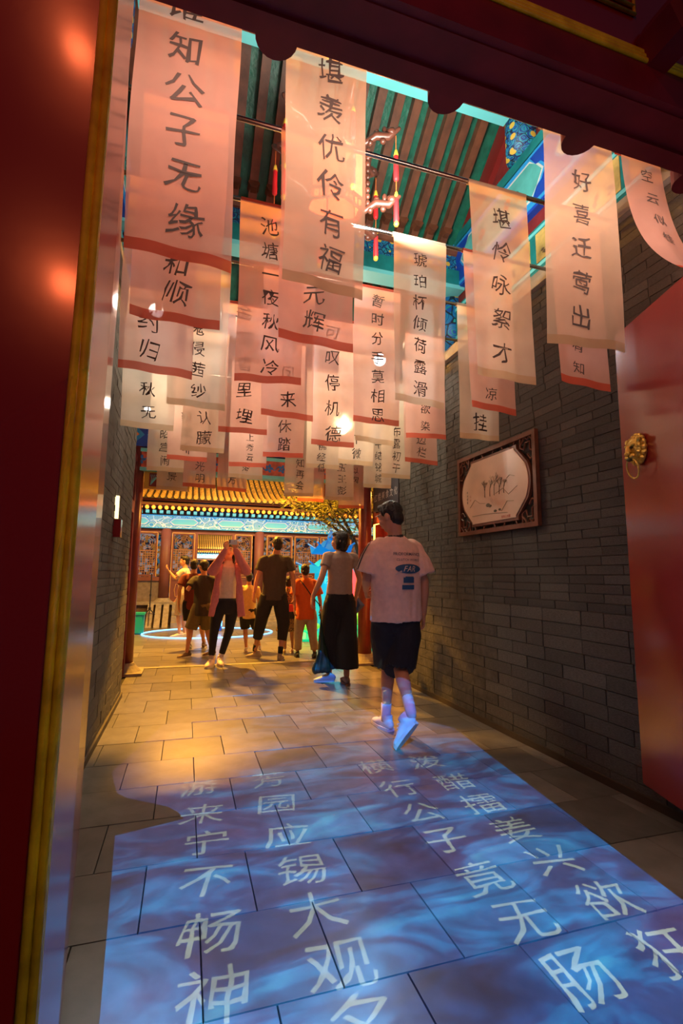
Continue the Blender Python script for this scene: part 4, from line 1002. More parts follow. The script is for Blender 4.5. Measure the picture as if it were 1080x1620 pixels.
light('inner_led_light', 'AREA', (3, 37.3, 2.62), (3, 37.9, 2.5), 50, (.5, .9, 1), 11, .06)
# ================================================================== THINGS IN THE COURTYARD
BLK = mat('black_metal', (.02, .02, .02), .4)
t = thing('tripod_stand', 'thin black tripod stand in front of the hall window', 'tripod', gr(235, 992, -.054))
o = t.location
b = loft(B(), [o+V((0, 0, .3)), o+V((0, 0, 1.25))], [.014, .014], 8, round_ends=False); obj('pole', b, BLK, t)
for k in range(3):
    a = 2*pi*k/3-pi/2; obj('leg', tube(B(), [o+V((0, 0, .42)), o+V((.42*cos(a), .30*sin(a), .01))], .012), BLK, t)
    obj('brace', tube(B(), [o+V((0, 0, .2)), o+V((.25*cos(a), .18*sin(a), .18))], .007), BLK, t)
obj('collar', lathe(B(), o+V((0, 0, .40)), [(.03, 0), (.03, .06)], 10), BLK, t); obj('collar', lathe(B(), o+V((0, 0, .72)), [(.024, 0), (.024, .05)], 10), BLK, t)
o = gr(213, 1003, -.054); b = bx(-.17, .17, -.16, .16, 0, .42, Matrix.Translation(o)); bmesh.ops.bevel(b, geom=b.edges[:], offset=.03, segments=2, affect='EDGES')
t = thing('storage_bin', 'turquoise bin standing beside the left red column', 'bin', o); obj('tub', b, mat('turquoise_plastic', (.01, .45, .50), .4), t)
b = bx(-.185, .185, -.175, .175, .40, .44, Matrix.Translation(o)); obj('lid', b, mat('turquoise_plastic', (.01, .45, .50), .4), t)
# glowing ring on the ground
o = V((.52, 11.2, -.045)); b = B()
tube(b, [o+V((1.35*cos(a), .95*sin(a), 0)) for a in [2*pi*k/64 for k in range(65)]], .015, 8)
tag(obj('light_ring', b, glow('ring_glow', (.15, .50, 1), 2.5)), 'large blue-white glowing ring lying on the courtyard ground', 'light ring')
light('light_ring_glow', 'POINT', o+V((0, 0, .15)), None, 10, (.3, .6, 1), .3)
# blue neon rabbit-like stand between: plain upright blue neon rods
o = V((.78, 11.6, -.054)); t = thing('neon_stand', 'blue neon rod stand glowing behind the woman taking a photo', 'light', o)
obj('post', loft(B(), [o, o+V((0, 0, .95))], [.03, .03], 8, round_ends=False), BLUE, t)
obj('neon_rod', tube(B(), [o+V((-.22, -.05, .62)), o+V((.02, -.05, .36))], .022), glow('neon_blue', (.1, .45, 1), 3), t)
obj('neon_rod', tube(B(), [o+V((.02, -.05, .1)), o+V((.02, -.05, .9))], .012), glow('neon_blue', (.1, .45, 1), 3), t)
# cyan pavilion lantern
o = gr(512, 1010, -.054); o = V((3.05, 10.6, -.054)); CYG = glow('cyan_lantern_silk', (.0, .42, .62), .7); BLG = glow('blue_lantern_silk', (.0, .16, .60), .7)
t = thing('pavilion_lantern', 'glowing cyan pavilion-shaped silk lantern in the courtyard', 'lantern', o)
obj('body', loft(B(), [o+V((0, 0, 0)), o+V((0, 0, .5)), o+V((0, 0, 1.35))], [.42, .40, .36], 8, round_ends=False), CYG, t)
for z, r in ((1.30, .85), (1.72, .55)):
    b = B(); n = 8; top = [b.verts.new(o+V((r*.30*cos(2*pi*k/n), r*.30*sin(2*pi*k/n), z+.30))) for k in range(n)]
    mid = [b.verts.new(o+V((r*.62*cos(2*pi*k/n), r*.62*sin(2*pi*k/n), z+.09))) for k in range(n)]
    low = [b.verts.new(o+V((r*(1.0 if k % 2 else .82)*cos(2*pi*k/n), r*(1.0 if k % 2 else .82)*sin(2*pi*k/n), z+(.18 if k % 2 else .0)))) for k in range(n)]
    for k in range(n): j = (k+1) % n; b.faces.new((top[k], top[j], mid[j], mid[k])); b.faces.new((mid[k], mid[j], low[j], low[k]))
    b.faces.new(top); b.faces.new(low[::-1]); obj('roof', b, CYG if z < 1.5 else BLG, t)
    for k in range(1, n, 2): obj('roof_rib', tube(B(), [o+V((r*.3*cos(2*pi*k/n), r*.3*sin(2*pi*k/n), z+.30)), o+V((r*.62*cos(2*pi*k/n), r*.62*sin(2*pi*k/n), z+.10)), o+V((r*1.08*cos(2*pi*k/n), r*1.08*sin(2*pi*k/n), z+.24))], .02, 6), BLG, t)
obj('finial', loft(B(), [o+V((0, 0, 2.0)), o+V((0, 0, 2.1)), o+V((0, 0, 2.25))], [.06, .09, .02], 10), BLG, t)
obj('name_board', bx(-.26, .26, -.46, -.42, 1.08, 1.24, Matrix.Translation(o)), glow('board_cyan', (.05, .6, .8), .8), t)
b = B(); write_line(b, '大观园', .13, lambda x, y_: o+V((-.23+x, -.465, 1.16+y_)), random.Random(2), .03, 4); obj('lettering', b, INK, t)
light('pavilion_lantern_light', 'POINT', o+V((0, -.9, .9)), None, 14, (.1, .7, 1), .3)
# lotus lantern group
GRG = glow('green_lantern_silk', (.12, .75, .08), .9); PKG = glow('pink_lantern_silk', (1, .10, .12), 1.3); TLG = glow('teal_lantern_silk', (.0, .65, .32), .8)
def petal(b, c, d, l, w_, up):
    n = 6; L_ = []; R_ = []; s_ = V((-d.y, d.x, 0))
    for i in range(n+1):
        k = i/n; p = c+d*l*(k*.7)+V((0, 0, up*l*k-.1*l*k*k)); ww = w_*sin(pi*min(.98, k*.85+.12)); L_.append(b.verts.new(p-s_*ww)); R_.append(b.verts.new(p+s_*ww)); 
    for i in range(n): b.faces.new((L_[i], R_[i], R_[i+1], L_[i+1]))
for (x, y_, s_) in ((3.05, 8.55, 1.0), (2.3, 9.6, .5)):
    o = V((x, y_, -.054)); t = thing('lotus_lantern', 'glowing pink lotus lantern on green leaves '+('beside the right red column' if s_ == 1 else 'low behind the bob-haired woman'), 'lantern', o)
    obj('leaf_base', lathe(B(), o, [(.52*s_, 0), (.58*s_, .10*s_), (.40*s_, .34*s_), (.1*s_, .36*s_)], 20), TLG, t)
    b = B()
    for k in range(7):
        a = 2*pi*k/7; ell(b, o+V((.34*s_*cos(a), .34*s_*sin(a), .52*s_)), (.17*s_, .17*s_, .13*s_), u=10, v=8)
    obj('leaf_cluster', b, GRG, t)
    for rI, (n, up, w_) in enumerate(((8, .8, .13), (8, 1.3, .11), (5, 1.9, .08))):
        for k in range(n):
            a = 2*pi*(k+.5*rI)/n; b = B(); petal(b, o+V((0, 0, .62*s_)), V((cos(a), sin(a), 0)), .42*s_, w_*s_, up); obj('petal', b, PKG, t)
# tree with sparse yellow-green leaves
o = V((4.0, 10.9, -.054)); rg = random.Random(9); t = thing('courtyard_tree', 'sparse yellow-green tree before the right end of the hall', 'tree', o)
b = B(); tips = []
def grow(p, d, l, r, n):
    q = p+d*l; loft(b, [p, (p+q)/2+V((rg.uniform(-.03, .03), 0, 0)), q], [r, r*.85, r*.7], 7, round_ends=False)
    if n <= 2: tips.extend([q, (p+q)/2])
    if n == 0: return
    for k in range(3):
        e_ = (d+V((rg.uniform(-.9, .9), rg.uniform(-.8, .8), rg.uniform(-.35, .6)))).normalized(); grow(q, e_, l*rg.uniform(.62, .85), r*.62, n-1)
grow(o, V((-.05, -.05, 1)), 1.35, .10, 4); obj('trunk', b, mat('bark', (.08, .05, .03), .9, bump=.5), t)
b = B()
for p in tips:
    for k in range(30):
        c = p+V((rg.gauss(0, .16), rg.gauss(0, .16), rg.gauss(0, .13))); d = V((rg.uniform(-1, 1), rg.uniform(-1, 1), rg.uniform(-1, .3))).normalized(); s_ = d.orthogonal().normalized()*.016
        l_ = rg.uniform(.07, .12); q = [c, c+d*l_*.5+s_, c+d*l_, c+d*l_*.5-s_]; b.faces.new([b.verts.new(v) for v in q])
tag(obj('foliage', b, mat('yellow_green_leaf', (.30, .28, .03), .6), t), 'small yellow-green leaves', kind='stuff')
# ================================================================== PEOPLE
def remesh(bm, vox, smooth_it=2, wrinkle=0, wf=9, seed=0):
    me = bpy.data.meshes.new('tmp'); bmesh.ops.recalc_face_normals(bm, faces=bm.faces); bm.to_mesh(me); bm.free(); o = link(bpy.data.objects.new('tmp', me))
    m = o.modifiers.new('r', 'REMESH'); m.mode = 'VOXEL'; m.voxel_size = vox; m.adaptivity = 0
    s = o.modifiers.new('s', 'SMOOTH'); s.factor = .5; s.iterations = smooth_it
    dg = bpy.context.evaluated_depsgraph_get(); r = bpy.data.meshes.new_from_object(o.evaluated_get(dg))
    bpy.data.objects.remove(o); bpy.data.meshes.remove(me)
    if wrinkle:
        off = V((seed*3.1, seed, 0))
        cos_ = [v.co + v.normal*wrinkle*(noise.noise(V((v.co.x*wf, v.co.y*wf, v.co.z*wf*.35))+off)+.5*noise.noise(V((v.co.x*wf*2.6, v.co.y*wf*2.6, v.co.z*wf*1.1+v.co.x*wf))+off)) for v in r.vertices]
        for v, c in zip(r.vertices, cos_): v.co = c
    return r
def lerp(a, b, t): return V(a).lerp(V(b), t)
def hand(bm, wr, d, pn, s, curl=.35, thumb_side=1, grip=False):
    "palm and five separate fingers; d points to the fingertips, pn out of the back of the hand"
    d = V(d).normalized(); pn = V(pn); pn = (pn-d*pn.dot(d)).normalized(); sd = d.cross(pn)*thumb_side
    pl = .088*s
    loft(bm, [wr-d*.02*s, wr+d*.02*s, wr+d*.055*s, wr+d*pl], [(.024*s, .019*s), (.032*s, .016*s), (.039*s, .014*s), (.037*s, .011*s)], 10, side=sd)
    for k, (off, ln) in enumerate(((.029, .070), (.010, .080), (-.010, .074), (-.029, .058))):
        p = wr+d*(pl-.006*s)+sd*off*s; ang = curl*(1+.12*k); dd = d.copy(); pts = [p]; rot = 0
        for j, f in enumerate((.45, .32, .23)):
            rot += ang*(1.0 if j else .6); dd = (d*cos(rot)-pn*sin(rot)+sd*(off*1.2)); pts.append(pts[-1]+dd.normalized()*ln*f*s)
        loft(bm, pts, [.0088*s, .0085*s, .0078*s, .0068*s], 8)
    p = wr+d*.028*s+sd*.028*s; t1 = (d*.75+sd*.75-pn*.25).normalized(); t2 = (d*.95+sd*.25-pn*.35).normalized()
    loft(bm, [p, p+t1*.034*s, p+t1*.034*s+t2*.028*s, p+t1*.034*s+t2*.050*s], [.0135*s, .0115*s, .0098*s, .008*s], 8)
def person(lab, P, sk, hairm, hair='short', vox=.011, s=1, face=(0, -1, 0), up=(0, 0, 1), hl=None, hr=None, curl=(.4, .4)):
    "P: joints in the place; L/R are the person's own sides as drawn left/right in the photo"
    t = thing('person', lab, 'person', (P['hipL']+P['hipR'])/2*1.0)
    sh = (P['shR']-P['shL']).normalized(); hp = (P['hipR']-P['hipL']).normalized(); pel = (P['hipL']+P['hipR'])/2; nb = P['neck']
    b = B()
    mid = lerp(pel, nb, .42)
    loft(b, [pel, lerp(pel, nb, .12), mid, lerp(pel, nb, .72), lerp(pel, nb, .90), nb], [(.12*s, .075*s), (.135*s, .088*s), (.115*s, .082*s), (.145*s, .10*s), (.125*s, .072*s), (.056*s, .052*s)], 16, side=sh)
    hc = P['head']; f = V(face).normalized(); u = V(up).normalized(); u = (u-f*u.dot(f)).normalized(); r = f.cross(u)
    HM = Matrix(((r.x, f.x, u.x, hc.x), (r.y, f.y, u.y, hc.y), (r.z, f.z, u.z, hc.z), (0, 0, 0, 1)))
    hb = lambda x, y, z: HM @ V((x*s, y*s, z*s))
    loft(b, [nb-V((0, 0, .03*s)), lerp(nb, hb(0, -.025, -.06), .5), hb(0, -.02, -.05)], [.062*s, .054*s, .056*s], 12)
    R3 = HM.to_3x3().to_4x4()
    ell(b, hb(0, -.008, .022), (.074*s, .094*s, .088*s), R3); ell(b, hb(0, .016, -.045), (.056*s, .068*s, .066*s), R3)
    ell(b, hb(0, .050, -.088), (.028*s, .026*s, .022*s), R3); ell(b, hb(0, .086, -.018), (.011*s, .014*s, .022*s), R3); ell(b, hb(0, .094, -.034), (.015*s, .013*s, .010*s), R3)
    for q in (-1, 1):
        ell(b, hb(q*.034, .070, -.032), (.022*s, .02*s, .022*s), R3); ell(b, hb(q*.078, -.006, -.012), (.010*s, .018*s, .031*s), R3); ell(b, hb(q*.03, .078, .022), (.026*s, .012*s, .008*s), R3)
    ell(b, hb(0, .080, -.060), (.024*s, .012*s, .012*s), R3)
    for q in 'LR':
        a, e, w_ = P['sh'+q], P['el'+q], P['wr'+q]
        loft(b, [lerp(a, nb, .18)-V((0, 0, .03*s)), a-V((0, 0, .022*s)), lerp(a, e, .35), e, lerp(e, w_, .3), lerp(e, w_, .75), w_], [.040*s, .045*s, .043*s, .038*s, .038*s, .028*s, .024*s], 12)
        h, k, an = P['hip'+q], P['kn'+q], P['an'+q]
        loft(b, [h-V((0, 0, .03*s)), lerp(h, k, .3), lerp(h, k, .8), k, lerp(k, an, .3), lerp(k, an, .7), an], [.070*s, .074*s, .058*s, .053*s, .055*s, .038*s, .034*s], 14)
    me = remesh(b, vox, 2)
    b = B(); b.from_mesh(me); bpy.data.meshes.remove(me)
    for i, q in enumerate('LR'):
        hd = (hl, hr)[i]; w_ = P['wr'+q]; e = P['el'+q]
        d = hd[0] if hd and hd[0] is not None else (w_-e); pn = hd[1] if hd else V(((-1, 1)[i], 0, 0))
        hand(b, w_, d, pn, s, curl[i], hd[2] if hd and len(hd) > 2 else 1)
    obj('body', b, sk, t, True)
    # face details
    for q in (-1, 1):
        o = obj('eye', ell(B(), hb(q*.032, .078, .004), (.013*s, .008*s, .008*s), R3, 10, 8), EYEW, t, True); obj('iris', ell(B(), hb(q*.032, .0845, .004), (.005*s, .004*s, .006*s), R3, 8, 6), EYED, o, True)
        obj('eyebrow', loft(B(), [hb(q*.014, .089, .024), hb(q*.034, .088, .030), hb(q*.052, .074, .025)], [.0028*s, .0036*s, .002*s], 6), HAIR, t, True)
    obj('mouth', ell(B(), hb(0, .090, -.062), (.022*s, .006*s, .006*s), R3, 10, 6), LIP, t, True)
    b = B()
    if hair == 'short':
        ell(b, hb(0, -.016, .038), (.083*s, .098*s, .086*s), R3); ell(b, hb(0, -.052, -.025), (.070*s, .054*s, .066*s), R3); ell(b, hb(0, .045, .085), (.058*s, .042*s, .028*s), R3)
    elif hair == 'bob':
        ell(b, hb(0, -.014, .036), (.090*s, .104*s, .090*s), R3); ell(b, hb(0, -.048, -.030), (.092*s, .066*s, .085*s), R3); ell(b, hb(0, -.045, -.085), (.084*s, .056*s, .045*s), R3)
        for q in (-1, 1): loft(b, [hb(q*.078, .02, .04), hb(q*.086, .012, -.03), hb(q*.078, .01, -.10)], [.02*s, .024*s, .018*s], 8)
        ell(b, hb(0, .055, .075), (.066*s, .04*s, .030*s), R3)
    elif hair == 'long':
        ell(b, hb(0, -.016, .036), (.085*s, .100*s, .088*s), R3); ell(b, hb(0, -.06, -.04), (.075*s, .052*s, .10*s), R3)
        for q in (-1, 1): loft(b, [hb(q*.07, -.01, .03), hb(q*.085, -.02, -.06), hb(q*.08, -.01, -.16)], [.02*s, .022*s, .016*s], 8)
        ell(b, hb(0, .045, .080), (.058*s, .04*s, .026*s), R3)
    mh_ = remesh(b, vox*.9, 2, .006, 60, 2)
    # keep the face clear of hair
    inv = HM.inverted(); bmm = B(); bmm.from_mesh(mh_)
    dl = [v for v in bmm.verts if (lambda c: c.y > .045*s and c.z < .048*s and abs(c.x) < .064*s)(inv @ v.co)]
    bmesh.ops.delete(bmm, geom=dl, context='VERTS')
    obj('hair', bmm, hairm, t, True)
    return t
def torso_garment(P, hem_z, wid, m, t, name='shirt', slv=.75, s=1, hemw=None, vox=.011, wr=.010, depth=.135, seed=0, slr=.075, long_sleeve=False, shoulder=.165):
    sh = (P['shR']-P['shL']).normalized(); pel = (P['hipL']+P['hipR'])/2; nb = P['neck']; hemw = hemw or wid
    top = nb+V((0, 0, .005)); bot = V((pel.x, pel.y, hem_z)); b = B()
    zr = lambda k: lerp(bot, top, k)
    loft(b, [zr(0), zr(.03), zr(.3), zr(.62), zr(.84), zr(.93), zr(1.0)], [(hemw*s, depth*s), (hemw*s, depth*s), (wid*1.0*s, depth*.98*s), (wid*1.02*s, depth*s), ((shoulder+.012)*s, .115*s), ((shoulder-.04)*s, .095*s), (.068*s, .070*s)], 22, side=sh, round_ends=False)
    for q in 'LR':
        a, e, w_ = P['sh'+q], P['el'+q], P['wr'+q]
        if long_sleeve: loft(b, [lerp(a, nb, .35), a, lerp(a, e, .5), e, lerp(e, w_, .5), lerp(e, w_, .92)], [.075*s, .075*s, .066*s, .060*s, .050*s, .040*s], 14)
        else: loft(b, [lerp(a, nb, .5)-V((0, 0, .022)), lerp(a, nb, .18)-V((0, 0, .012)), a-V((0, 0, .012)), lerp(a, e, slv*.5), lerp(a, e, slv)], [.046*s, .062*s, .070*s, slr*s, slr*1.08*s], 14, round_ends=False)
    return obj(name, remesh(b, vox, 2, wr, 9, seed), m, t, True)
def leg_garment(P, m, t, name, top_z, kneew, hemk, hemw, s=1, hipw=.175, vox=.011, seed=0, thigh=.105, wr=.008):
    "hemk: 0..1 thigh, 1..2 shin position of the hem"
    hp = (P['hipR']-P['hipL']).normalized(); pel = (P['hipL']+P['hipR'])/2; b = B()
    loft(b, [V((pel.x, pel.y, top_z)), V((pel.x, pel.y, (top_z+pel.z)/2)), pel-V((0, 0, .06*s)), pel-V((0, 0, .135*s))], [(hipw*.86*s, .115*s), (hipw*s, .128*s), (hipw*.98*s, .125*s), (hipw*.62*s, .105*s)], 18, side=hp, round_ends=False)
    for q in 'LR':
        h, k, an = P['hip'+q], P['kn'+q], P['an'+q]
        pts = [h+V((0, 0, .03*s)), lerp(h, k, .35)]; rr = [.10*s, thigh*s]
        if hemk <= 1: pts += [lerp(h, k, hemk)]; rr += [hemw*s]
        else: pts += [k, lerp(k, an, (hemk-1)*.5), lerp(k, an, hemk-1)]; rr += [kneew*s, (kneew+hemw)/2*s, hemw*s]
        loft(b, pts, rr, 16, round_ends=False)
    return obj(name, remesh(b, vox, 2, wr, 10, seed), m, t, True)
def shoe(t, heel, toe, m, s=1, w_=.045, h=.075, solem=None, open_=False, nm='shoe', upv=None):
    heel, toe = V(heel), V(toe); d = (toe-heel).normalized(); up = V(upv) if upv else V((0, 0, 1)); sd = d.cross(up).normalized(); up = sd.cross(d)
    L_ = (toe-heel).length; b = B()
    pts = [heel+d*L_*k+up*hh*s for k, hh in ((.02, .045), (.16, .052), (.40, .048), (.65, .036), (.88, .030), (1.0, .026))]
    loft(b, pts, [(.030*s, .036*s), (.036*s, .048*s), (.039*s, .040*s), (w_*s, .028*s), (w_*.85*s, .022*s), (w_*.45*s, .014*s)], 14, side=sd)
    if not open_: loft(b, [heel+d*L_*.16+up*.05*s, heel+d*L_*.15+up*(.05+h)*s*.9], [(.038*s, .044*s), (.034*s, .040*s)], 12, side=sd, round_ends=False)
    o = obj(nm, remesh(b, .007, 2), m, t, True)
    b = B(); n = 8; out = []
    for k in range(n+1):
        kk = k/n; ww = (.030+.016*sin(pi*min(1, kk*1.05)))*s if kk < .95 else .022*s; out.append((kk, ww))
    a1 = [heel+d*L_*(k*1.04-.02)+sd*w__ for k, w__ in out]+[heel+d*L_*(k*1.04-.02)-sd*w__ for k, w__ in out[::-1]]
    lo = [b.verts.new(p) for p in a1]; hi = [b.verts.new(p+up*.022*s) for p in a1]; b.faces.new(lo[::-1]); b.faces.new(hi)
    for i in range(len(lo)): j = (i+1) % len(lo); b.faces.new((lo[i], lo[j], hi[j], hi[i]))
    obj('sole', b, solem or mat('rubber_white', (.62, .58, .55), .6), o)
    b = B()
    for k in range(4): tube(b, [heel+d*L_*(.42+.09*k)+sd*.02*s+up*(.092-.013*k)*s, heel+d*L_*(.42+.09*k)+up*(.097-.013*k)*s, heel+d*L_*(.42+.09*k)-sd*.02*s+up*(.092-.013*k)*s], .003*s, 5)
    if not open_: obj('laces', b, mat('lace_white', (.7, .68, .66), .7), o)
    return o
def sock(t, an, up, m, s=1, l=.10): return obj('sock', loft(B(), [V(an)-V((0, 0, .03)), V(an), lerp(an, up, .1)*0+V(an)+(V(up)-V(an)).normalized()*l], [.036*s, .037*s, .042*s], 12, round_ends=False), m, t, True)
def cloth_print(t, garment, M_, pieces, lift=.006):
    "print laid on a garment: M_ maps print (x, z) to a plane beside the cloth, each point is carried along M_'s y onto the cloth"
    me = garment.data; bv = BVHTree.FromPolygons([v.co[:] for v in me.vertices], [tuple(p.vertices) for p in me.polygons]); dv = (M_.to_3x3() @ V((0, 1, 0))).normalized()
    for nm, m, shapes in pieces:
        b = B()
        for vs, fs in shapes:
            out = []
            for x, z in vs:
                o = M_ @ V((x, 0, z)); h = bv.ray_cast(o, dv, 1.0)
                out.append(b.verts.new((h[0] if h[0] else o+dv*.2)-dv*lift))
            for f in fs:
                try: b.faces.new([out[i] for i in f])
                except ValueError: pass
        obj(nm, b, m, t)
def strip(pts, w_):
    vs = []; fs = []
    for i, (x, z) in enumerate(pts):
        a = pts[max(i-1, 0)]; c = pts[min(i+1, len(pts)-1)]; d = V((c[0]-a[0], c[1]-a[1])).normalized(); n = V((-d.y, d.x))*w_/2
        vs += [(x+n.x, z+n.y), (x-n.x, z-n.y)]
        if i: fs.append((2*i-2, 2*i-1, 2*i+1, 2*i))
    return vs, fs
def text_shape(text, size, x0, z0, slant=0, rng=None, cjk=False):
    vs, fs = [], []; x = 0; W_ = sum((glyph(c)[2] if c != ' ' else .3)*size+size*.08 for c in text)
    for ch in text:
        if ch == ' ': x += size*.38; continue
        v, f, w_ = glyph(ch); n0 = len(vs); vs += [(x0-W_/2+x+w_*size/2+a*size+slant*c*size, z0+c*size) for a, c in v]; fs += [tuple(n0+i for i in q) for q in f]; x += w_*size+size*.08
    return vs, fs
def oval(x, z, a, c, n=28, m=5):
    vs = [(x+a*j/m*cos(2*pi*k/n), z+c*j/m*sin(2*pi*k/n)) for j in range(1, m+1) for k in range(n)]+[(x, z)]
    return vs, [(k, (k+1) % n, n*m) for k in range(n)]+[(j*n+k, j*n+(k+1) % n, (j+1)*n+(k+1) % n, (j+1)*n+k) for j in range(m-1) for k in range(n)]
CL = lambda nm, c, r=.85: mat(nm, c, r, noise_s=30, noise_a=.08)
G = 0; GC = -.054
# ---- man in pink tee, walking away on the right
P = dict(head=V((1.50, 3.55, 1.66)), neck=V((1.545, 3.56, 1.50)), shL=V((1.385, 3.56, 1.435)), shR=V((1.72, 3.60, 1.435)), elL=V((1.325, 3.60, 1.17)), wrL=V((1.40, 3.82, 1.08)),
         elR=V((1.80, 3.57, 1.15)), wrR=V((1.805, 3.60, .90)), hipL=V((1.48, 3.60, .90)), hipR=V((1.66, 3.60, .90)), knL=V((1.57, 3.76, .50)), anL=V((1.555, 3.78, .10)), knR=V((1.60, 3.60, .50)), anR=at(650, 1127, 3.30))
PM = person('man in oversized pale pink tee with blue back print and black shorts, walking away', P, SKIN, HAIR, 'short', .009, 1.0, face=(-.62, .72, -.28), hr=(V((-.05, .05, -1)), V((1, -.2, 0)), -1), curl=(.9, .55))
gT = torso_garment(P, .86, .205, CL('pale_pink_tee', (.86, .58, .48)), PM, 'shirt', .80, 1, .225, .010, .012, .15, 1, .098, shoulder=.20)
leg_garment(P, CL('black_shorts', (.012, .012, .018)), PM, 'shorts', .95, .12, 1.02, .125, 1, .20, .010, 2, .13)
M_ = Matrix(((1, 0, 0, 1.605), (0, 1, 0, 3.2), (0, 0, 1, 1.255), (0, 0, 0, 1)))
ovb = oval(0, 0, .115, .036)
cloth_print(PM, gT, M_, [('print_text', mat('print_grey', (.10, .09, .12), .8), [text_shape('PROFORMANCE', .034, 0, .112), text_shape('CLUTCH WORKS', .026, .005, .068, .15)]),
    ('print_oval', mat('print_blue', (.03, .10, .22), .8), [ovb, strip([(-.05+.0125*k, -.085) for k in range(9)], .040), strip([(-.06+.0125*k, -.138) for k in range(10)], .034), strip([(-.035+.01*k, -.066) for k in range(9)], .016)])])
cloth_print(PM, gT, Matrix.Translation((0, -.0, 0)) @ M_, [('print_letters', mat('print_pale', (.72, .55, .48), .8), [text_shape('FAR', .062, .01, .0, .35), strip([(-.115, -.045), (-.09, -.03), (-.065, -.018)], .012)])], .010)
bvp = gT.data
for k in range(3):
    M3 = Matrix(((0, 1, 0, 1.0), (-1, 0, 0, 3.60), (0, 0, 1, 0), (0, 0, 0, 1)))
    cloth_print(PM, gT, M3, [('sleeve_stripe', mat('stripe_black', (.02, .02, .025), .8), [strip([(.0+.030*k-.01, 1.47-.008*k), (.005+.030*k-.01, 1.42), (.005+.030*k-.01, 1.36), (.0+.030*k-.01, 1.29), (-.005+.030*k-.01, 1.245)], .013)])])
obj('collar', loft(B(), [P['neck']-V((0, 0, .008)), P['neck']+V((-.002, 0, .016))], [.073, .066], 18, round_ends=False), mat('stripe_black', (.02, .02, .025), .8), PM)
WH = mat('white_trainer', (.66, .62, .62), .6); SOCKW = mat('white_sock', (.72, .62, .62), .9)
sock(PM, P['anR'], P['knR'], SOCKW, 1.02, .12); sock(PM, P['anL'], P['knL'], SOCKW, 1, .10)
shoe(PM, at(659, 1146, 3.255), gr(629, 1186), WH, 1.08, upv=(-.25, .5, .8))
shoe(PM, (1.57, 3.72, .0), (1.535, 3.98, .0), WH, 1.05)
obj('glasses_temple', tube(B(), [V((1.425, 3.55, 1.675)), V((1.40, 3.615, 1.66))], .003, 5), mat('steel_thin', (.5, .45, .4), .3, metal=1), PM)
# ---- bob-haired woman in taupe tee and black wide trousers
P = dict(head=V((1.69, 5.50, 1.60)), neck=V((1.71, 5.52, 1.475)), shL=V((1.545, 5.50, 1.42)), shR=V((1.875, 5.54, 1.42)), elL=V((1.46, 5.44, 1.17)), wrL=V((1.375, 5.50, .96)),
         elR=V((1.945, 5.52, 1.16)), wrR=V((1.93, 5.62, .93)), hipL=V((1.61, 5.52, .88)), hipR=V((1.79, 5.52, .88)), knL=V((1.60, 5.56, .48)), anL=V((1.60, 5.58, .09)), knR=V((1.76, 5.45, .48)), anR=V((1.76, 5.42, .09)))
PW = person('bob-haired woman in taupe tee and wide black trousers, seen from behind', P, SKIN, HAIR, 'bob', .010, .97, face=(-.9, .42, .05), hl=(V((-.1, .05, -1)), V((-1, -.1, 0)), 1), hr=(V((0, .1, -1)), V((1, 0, 0)), -1))
torso_garment(P, .98, .155, CL('taupe_tee', (.36, .25, .20)), PW, 'shirt', .48, .97, .165, .010, .007, .118, 3, .060, shoulder=.160)
leg_garment(P, CL('black_trousers', (.010, .010, .014)), PW, 'trousers', 1.0, .135, 1.80, .145, .97, .185, .010, 4, .125)
CROC = mat('pale_blue_sandal', (.45, .62, .72), .5)
shoe(PW, (1.64, 5.50, .02), (1.44, 5.60, .0), CROC, .95, .05, open_=True, nm='sandal', solem=CROC); shoe(PW, (1.755, 5.36, 0), (1.77, 5.60, 0), mat('tan_sandal', (.34, .26, .22), .6), .95, .05, open_=True, nm='sandal', solem=mat('tan_sandal', (.34, .26, .22), .6))
t = thing('plastic_bag', 'dark green plastic bag beside the black trousers of the bob-haired woman', 'bag', (1.47, 5.40, .3))
b = B(); loft(b, [V((1.43, 5.42, .90)), V((1.46, 5.42, .62)), V((1.485, 5.42, .40)), V((1.47, 5.42, .16)), V((1.47, 5.42, .13))], [(.008, .006), (.012, .010), (.045, .03), (.115, .05), (.10, .04)], 14, side=(1, 0, 0), round_ends=False)
obj('bag_body', remesh(b, .012, 1, .012, 12, 5), mat('green_black_plastic', (.008, .028, .020), .3), t, True)
obj('handle', tube(B(), [V((1.425, 5.42, .88)), V((1.39, 5.46, .93)), V((1.45, 5.43, .86))], .006), mat('green_black_plastic', (.008, .028, .020), .3), t)
tag(obj('blue_pouch', loft(B(), [V((1.96, 5.66, .93)), V((1.99, 5.66, .85)), V((1.95, 5.66, .76))], [(.02, .02), (.07, .03), (.015, .02)], 4, side=(1, 0, 0)), mat('pouch_blue', (.02, .09, .25), .5)), 'small blue pouch at the right hand of the bob-haired woman', 'pouch')
